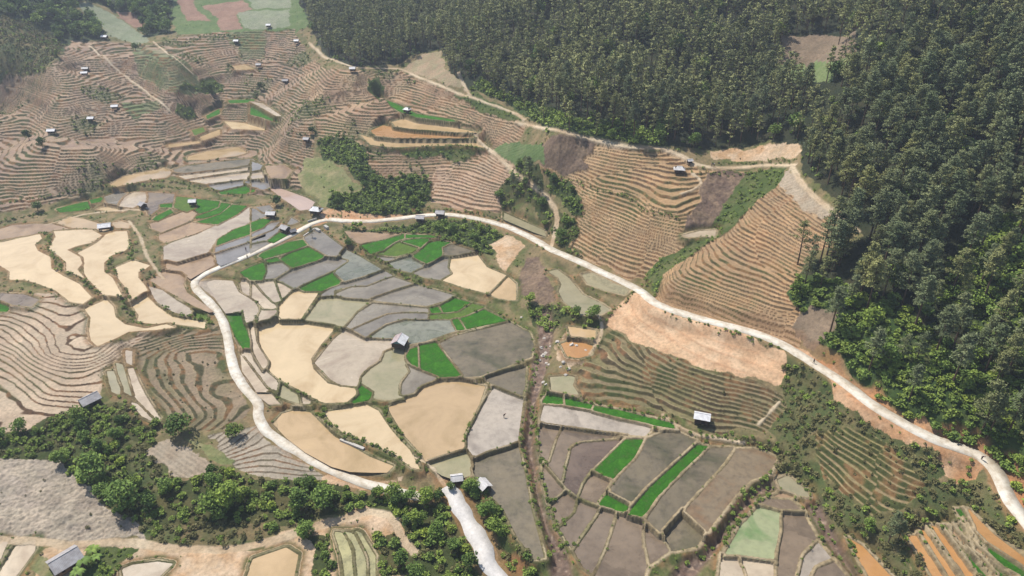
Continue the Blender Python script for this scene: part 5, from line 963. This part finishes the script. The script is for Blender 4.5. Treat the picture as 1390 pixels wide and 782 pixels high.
hut(115, 101, 3.5, 2.2, 1.3, Y(10), 'w', 'w', 'lower of the two neighbouring pale huts by the brown plot', .6)
hut(157, 149, 3.4, 2.4, 1.4, Y(10), 'w', 'w', 'white roofed hut at the edge of the green striped terraces', .8)
hut(124, 163, 3.2, 2.4, 1.3, Y(5), 'w', 'w', 'white roofed hut below and left of the green striped terraces', .7)
hut(71, 181, 4.0, 2.6, 1.4, Y(5), 'w', 'w', 'white roofed hut beside dark trees on the far left', .8)
hut(657, 664, 2.8, 2.4, 1.4, Y(-55), 'p', 'p', 'pale roofed shed at the corner of the olive paddy near the gravel track', .5, name='shed', cat='shed')
hut(620, 652, 2.4, 2.0, 1.1, Y(10), 'p', 'p', 'pale roofed shed half hidden by trees at the top of the gravel track', .5, name='shed', cat='shed')
# ------------------------------------------------------------------ retaining wall, slab, boulders
def wallseg(name, a, b, up, dn, th_, mat, label, cat):
    (x0, y0, z0), (x1, y1, z1) = gpt(*a), gpt(*b); L = math.hypot(x1-x0, y1-y0); bm = bmesh.new(); vs = box(bm, (L/2, 0, (up-dn)/2), (L, th_, up+dn)); 
    for v in vs:
        v.co.z += (z1-z0)*v.co.x/L
    bmesh.ops.bevel(bm, geom=bm.edges[:], offset=.04, segments=1); return bm_link(name, bm, mat, None, label=label, cat=cat, loc=(x0, y0, z0), rz=math.atan2(y1-y0, x1-x0))
wallseg('retaining_wall', (412, 321), (429, 309), .35, 1.6, .5, M_CONC, 'concrete retaining wall under the road beside the grey paddy', 'wall')
wallseg('culvert_wall', (418, 302), (430, 298), .8, .8, .4, M_CONC, 'short concrete culvert wall in the orange earth behind the road', 'wall')
wallseg('concrete_block', (429, 312), (434, 315), .9, .9, 1.2, M_CONC, 'pale concrete abutment block at the left side of the culvert', 'culvert')
wallseg('concrete_block', (441, 308), (445, 311), .9, .9, 1.2, M_CONC, 'pale concrete abutment block at the right side of the culvert', 'culvert')
wallseg('concrete_slab', (462, 596), (494, 609), .12, .5, .8, M_CONC, 'white concrete slab along the bank between the two cream ponds', 'slab')
wallseg('concrete_slab', (1322, 628), (1333, 633), .25, .5, 2.2, M_CONC, 'pale concrete slab on the outer shoulder of the road bend', 'slab')
M_ROCK = mat_simple('pale boulders', (214, 204, 190), .9, .25, 1.5, rnd=.1, bmp=1)
def rock(s):
    bm = bmesh.new(); bmesh.ops.create_icosphere(bm, subdivisions=2, radius=1)
    for v in bm.verts:
        p = v.co; k = 1+.35*(float(vn(p.x*3+s*9, p.y*3+p.z*2, 1.0, s % 8))-.5)*2; v.co = Vector((p.x*k*1.2, p.y*k, p.z*k*.7))
    me = bpy.data.meshes.new('boulder'); bm.to_mesh(me); bm.free(); me.materials.append(M_ROCK); return me
rocks = [rock(s) for s in range(4)]
for px, py, s in [(739, 456, .7), (735, 468, .9), (741, 474, .7), (738, 478, 1.1), (742, 489, .7), (747, 466, .5), (733, 485, .6), (708, 431, .6), (776, 466, 1.2), (783, 467, .8), (795, 474, .6), (757, 465, 1.0), (745, 493, .6), (738, 519, .8), (741, 524, .7), (765, 492, .9), (772, 500, .8), (768, 508, .7), (761, 497, .6)]:
    x, y, z = gpt(px, py); z = float(ground_z(x, y)[0]); pond = px > 750 and py < 490
    o = link('boulder', random.choice(rocks), label='white boulder on the pale bank of the orange pond' if px > 750 else 'white boulder in the stream bed right of the olive paddies', cat='boulder', group='boulders by the orange pond' if px > 750 else 'boulders in the stream bed', loc=(x, y, z), rz=random.random()*6); o.scale = (s*.72, s*.72, s*.72)
# ------------------------------------------------------------------ people
def skin(verts, edges, rad, root, name):
    me = bpy.data.meshes.new(name); me.from_pydata(verts, edges, []); o = bpy.data.objects.new(name, me); COL.objects.link(o); m = o.modifiers.new('s', 'SKIN'); me.skin_vertices[0]
    for i, r in enumerate(rad): me.skin_vertices[0].data[i].radius = (r, r) if not isinstance(r, tuple) else r; me.skin_vertices[0].data[i].use_root = (i == root)
    o.modifiers.new('d', 'SUBSURF').levels = 1; dg = bpy.context.evaluated_depsgraph_get(); ev = o.evaluated_get(dg); r = bpy.data.meshes.new_from_object(ev); bpy.data.objects.remove(o); r.name = name; return r
def person_meshes(pose):
    b = .9 if pose == 'bend' else 0
    def up(x, y, z):       # bend the upper body forward (towards -y) about the hips
        if z <= .95: return (x, y, z)
        d = z-.95; return (x, y-math.sin(b)*d, .95+math.cos(b)*d)
    st = .18 if pose == 'walk' else .05
    J = [(0, 0, .95), (.09, 0, .9), (.10, -st, .5), (.10, -st*.3, .09), (.10, -st*.3-.14, .04), (-.09, 0, .9), (-.10, st*.3, .5), (-.10, st*1.3, .09), (-.10, st*1.3-.14, .04), up(0, 0, 1.15), up(0, 0, 1.38), up(.17, 0, 1.40), up(.24, .02, 1.14), up(.24, -.08, .92 if b == 0 else .97), up(-.17, 0, 1.40), up(-.24, .02, 1.14), up(-.24, -.08, .92 if b == 0 else .97), up(0, 0, 1.5), up(0, -.01, 1.6), up(0, -.01, 1.7)]
    E = [(0, 1), (1, 2), (2, 3), (3, 4), (0, 5), (5, 6), (6, 7), (7, 8), (0, 9), (9, 10), (10, 11), (11, 12), (12, 13), (10, 14), (14, 15), (15, 16), (10, 17), (17, 18), (18, 19)]
    r = [.13, .09, .06, .045, .04, .09, .06, .045, .04, .13, .12, .06, .042, .035, .06, .042, .035, .055, .095, .07]; body = skin(J, E, r, 0, 'person')
    ui = [0, 9, 10, 11, 12, 14, 15]; sh_ = skin([J[i] for i in ui], [(0, 1), (1, 2), (2, 3), (3, 4), (2, 5), (5, 6)], [.15, .155, .145, .085, .065, .085, .065], 0, 'shirt')
    li = [0, 1, 2, 3, 5, 6, 7]; tr_ = skin([J[i] for i in li], [(0, 1), (1, 2), (2, 3), (0, 4), (4, 5), (5, 6)], [.15, .11, .085, .065, .11, .085, .065], 0, 'trousers')
    h = J[19]; bm = bmesh.new(); bmesh.ops.create_uvsphere(bm, u_segments=10, v_segments=6, radius=.115); [setattr(v, 'co', Vector((v.co.x+h[0], v.co.y+h[1]+.02, v.co.z*.8+h[2]))) for v in bm.verts]; ha = bpy.data.meshes.new('hair'); bm.to_mesh(ha); bm.free()
    return body, sh_, tr_, ha
M_SKIN = mat_simple('skin', (176, 128, 98), .6, .05, 5); M_HAIR = mat_simple('black hair', (28, 24, 24), .6, .1, 5); PM = {p: person_meshes(p) for p in ('stand', 'walk', 'bend')}
CM = {c: mat_simple(c+' cloth', v, .85, .1, 4) for c, v in {'dark blue': (30, 34, 70), 'black': (28, 28, 32), 'white': (232, 232, 236), 'purple': (118, 92, 150), 'brown': (84, 62, 52)}.items()}
def person(px, py, pose, top, bot, rz, label):
    x, y, z = gpt(px, py); z = float(ground_z(x, y)[0]); 
    if samp_b(rD, x, y, 99) < 0: z = float(samp_n(rZ, x, y))+.10
    else: z = max(z, float(samp_n(levR, x, y, -99)))
    b, s, t, h = PM[pose]; me = b.copy(); me.materials.clear(); me.materials.append(M_SKIN); o = link('person', me, label=label, cat='person', loc=(x, y, z-.02), rz=rz)
    for n, m, mt in (('shirt', s, CM[top]), ('trousers', t, CM[bot]), ('hair', h, M_HAIR)): mm = m.copy(); mm.materials.clear(); mm.materials.append(mt); link(n, mm, parent=o)
person(1104, 494, 'walk', 'black', 'black', .6, 'person in dark clothes walking on the road above the bushes'); person(336, 351, 'walk', 'black', 'black', 1.2, 'person in dark clothes on the lower road beside the grey paddies')
person(351, 413, 'bend', 'brown', 'black', .4, 'person in brown bending down in the pale silty paddy'); person(684, 567, 'bend', 'black', 'black', 2.0, 'person in dark clothes bending in the drying mud paddy')
person(966, 226, 'walk', 'purple', 'dark blue', 1.5, 'person in a purple top on the path above the dark plot'); person(969, 226, 'walk', 'white', 'dark blue', 1.5, 'person in a white top on the path above the dark plot')
person(1139, 294, 'walk', 'white', 'black', .8, 'person in a white top at the forest edge, uppermost on the path'); person(1147, 302, 'walk', 'purple', 'dark blue', .8, 'person in a purple top between the pines on the path'); person(1161, 314, 'walk', 'white', 'black', .8, 'person in a white top lowest on the path by the bushes')
person(1331, 626, 'bend', 'dark blue', 'black', .3, 'person in dark blue crouching at the outer shoulder of the road bend')
person(336-2, 352-12, 'stand', 'dark blue', 'black', .3, 'person standing in the bluish grey paddy above the road')
# ------------------------------------------------------------------ light, air, camera
w = bpy.data.worlds.new('World'); SC.world = w; w.use_nodes = True; nt = w.node_tree; bg = nt.nodes['Background']; sky = nt.nodes.new('ShaderNodeTexSky'); sky.sky_type = 'NISHITA'; sky.sun_disc = False
SUN_EL, SUN_AZ = R(60), R(-48)     # azimuth clockwise from +Y
sky.sun_elevation = SUN_EL; sky.sun_rotation = SUN_AZ; sky.altitude = 900; sky.air_density = 1.2; sky.dust_density = 2.0; nt.links.new(sky.outputs[0], bg.inputs[0]); bg.inputs[1].default_value = .115
sd = bpy.data.lights.new('sun', 'SUN'); sd.energy = 4.5; sd.angle = R(.6); sd.color = (1, .95, .88); so = bpy.data.objects.new('sun', sd); COL.objects.link(so)
dv = Vector((math.sin(SUN_AZ)*math.cos(SUN_EL), math.cos(SUN_AZ)*math.cos(SUN_EL), math.sin(SUN_EL))); so.rotation_euler = dv.to_track_quat('Z', 'Y').to_euler(); so.location = (0, 0, 300)
cd = bpy.data.cameras.new('camera'); cd.sensor_width = 36; cd.lens = 36*FP/PW; cd.clip_end = 9000; cd.clip_start = 1; co = bpy.data.objects.new('camera', cd); COL.objects.link(co); co.location = (0, 0, ZC); co.rotation_euler = (R(90)-PITCH, 0, 0); SC.camera = co
if HAZE:
    bm = bmesh.new(); bmesh.ops.create_cube(bm, size=1); me = bpy.data.meshes.new('haze'); bm.to_mesh(me); bm.free()
    hm = bpy.data.materials.new('thin valley haze'); hm.use_nodes = True; nt = hm.node_tree; nt.nodes.clear(); o = nt.nodes.new('ShaderNodeOutputMaterial'); v = nt.nodes.new('ShaderNodeVolumePrincipled'); v.inputs['Color'].default_value = (.80, .88, 1, 1); v.inputs['Density'].default_value = HAZE; v.inputs['Anisotropy'].default_value = .2; nt.links.new(v.outputs[0], o.inputs['Volume']); me.materials.append(hm)
    h = link('haze', me, kind='stuff', label='thin pale blue haze over the far slopes'); h.scale = (6500, 6500, 310); h.location = (0, 1600, 95)
SC.view_settings.view_transform = 'Standard'; SC.view_settings.look = 'None'; SC.view_settings.gamma = 1; SC.view_settings.exposure = EXPO
try: SC.view_settings.use_curve_mapping = False
except Exception: pass
SC.render.engine = 'CYCLES'; SC.cycles.max_bounces = 5; SC.cycles.diffuse_bounces = 2; SC.cycles.volume_bounces = 0; SC.cycles.transparent_max_bounces = 4
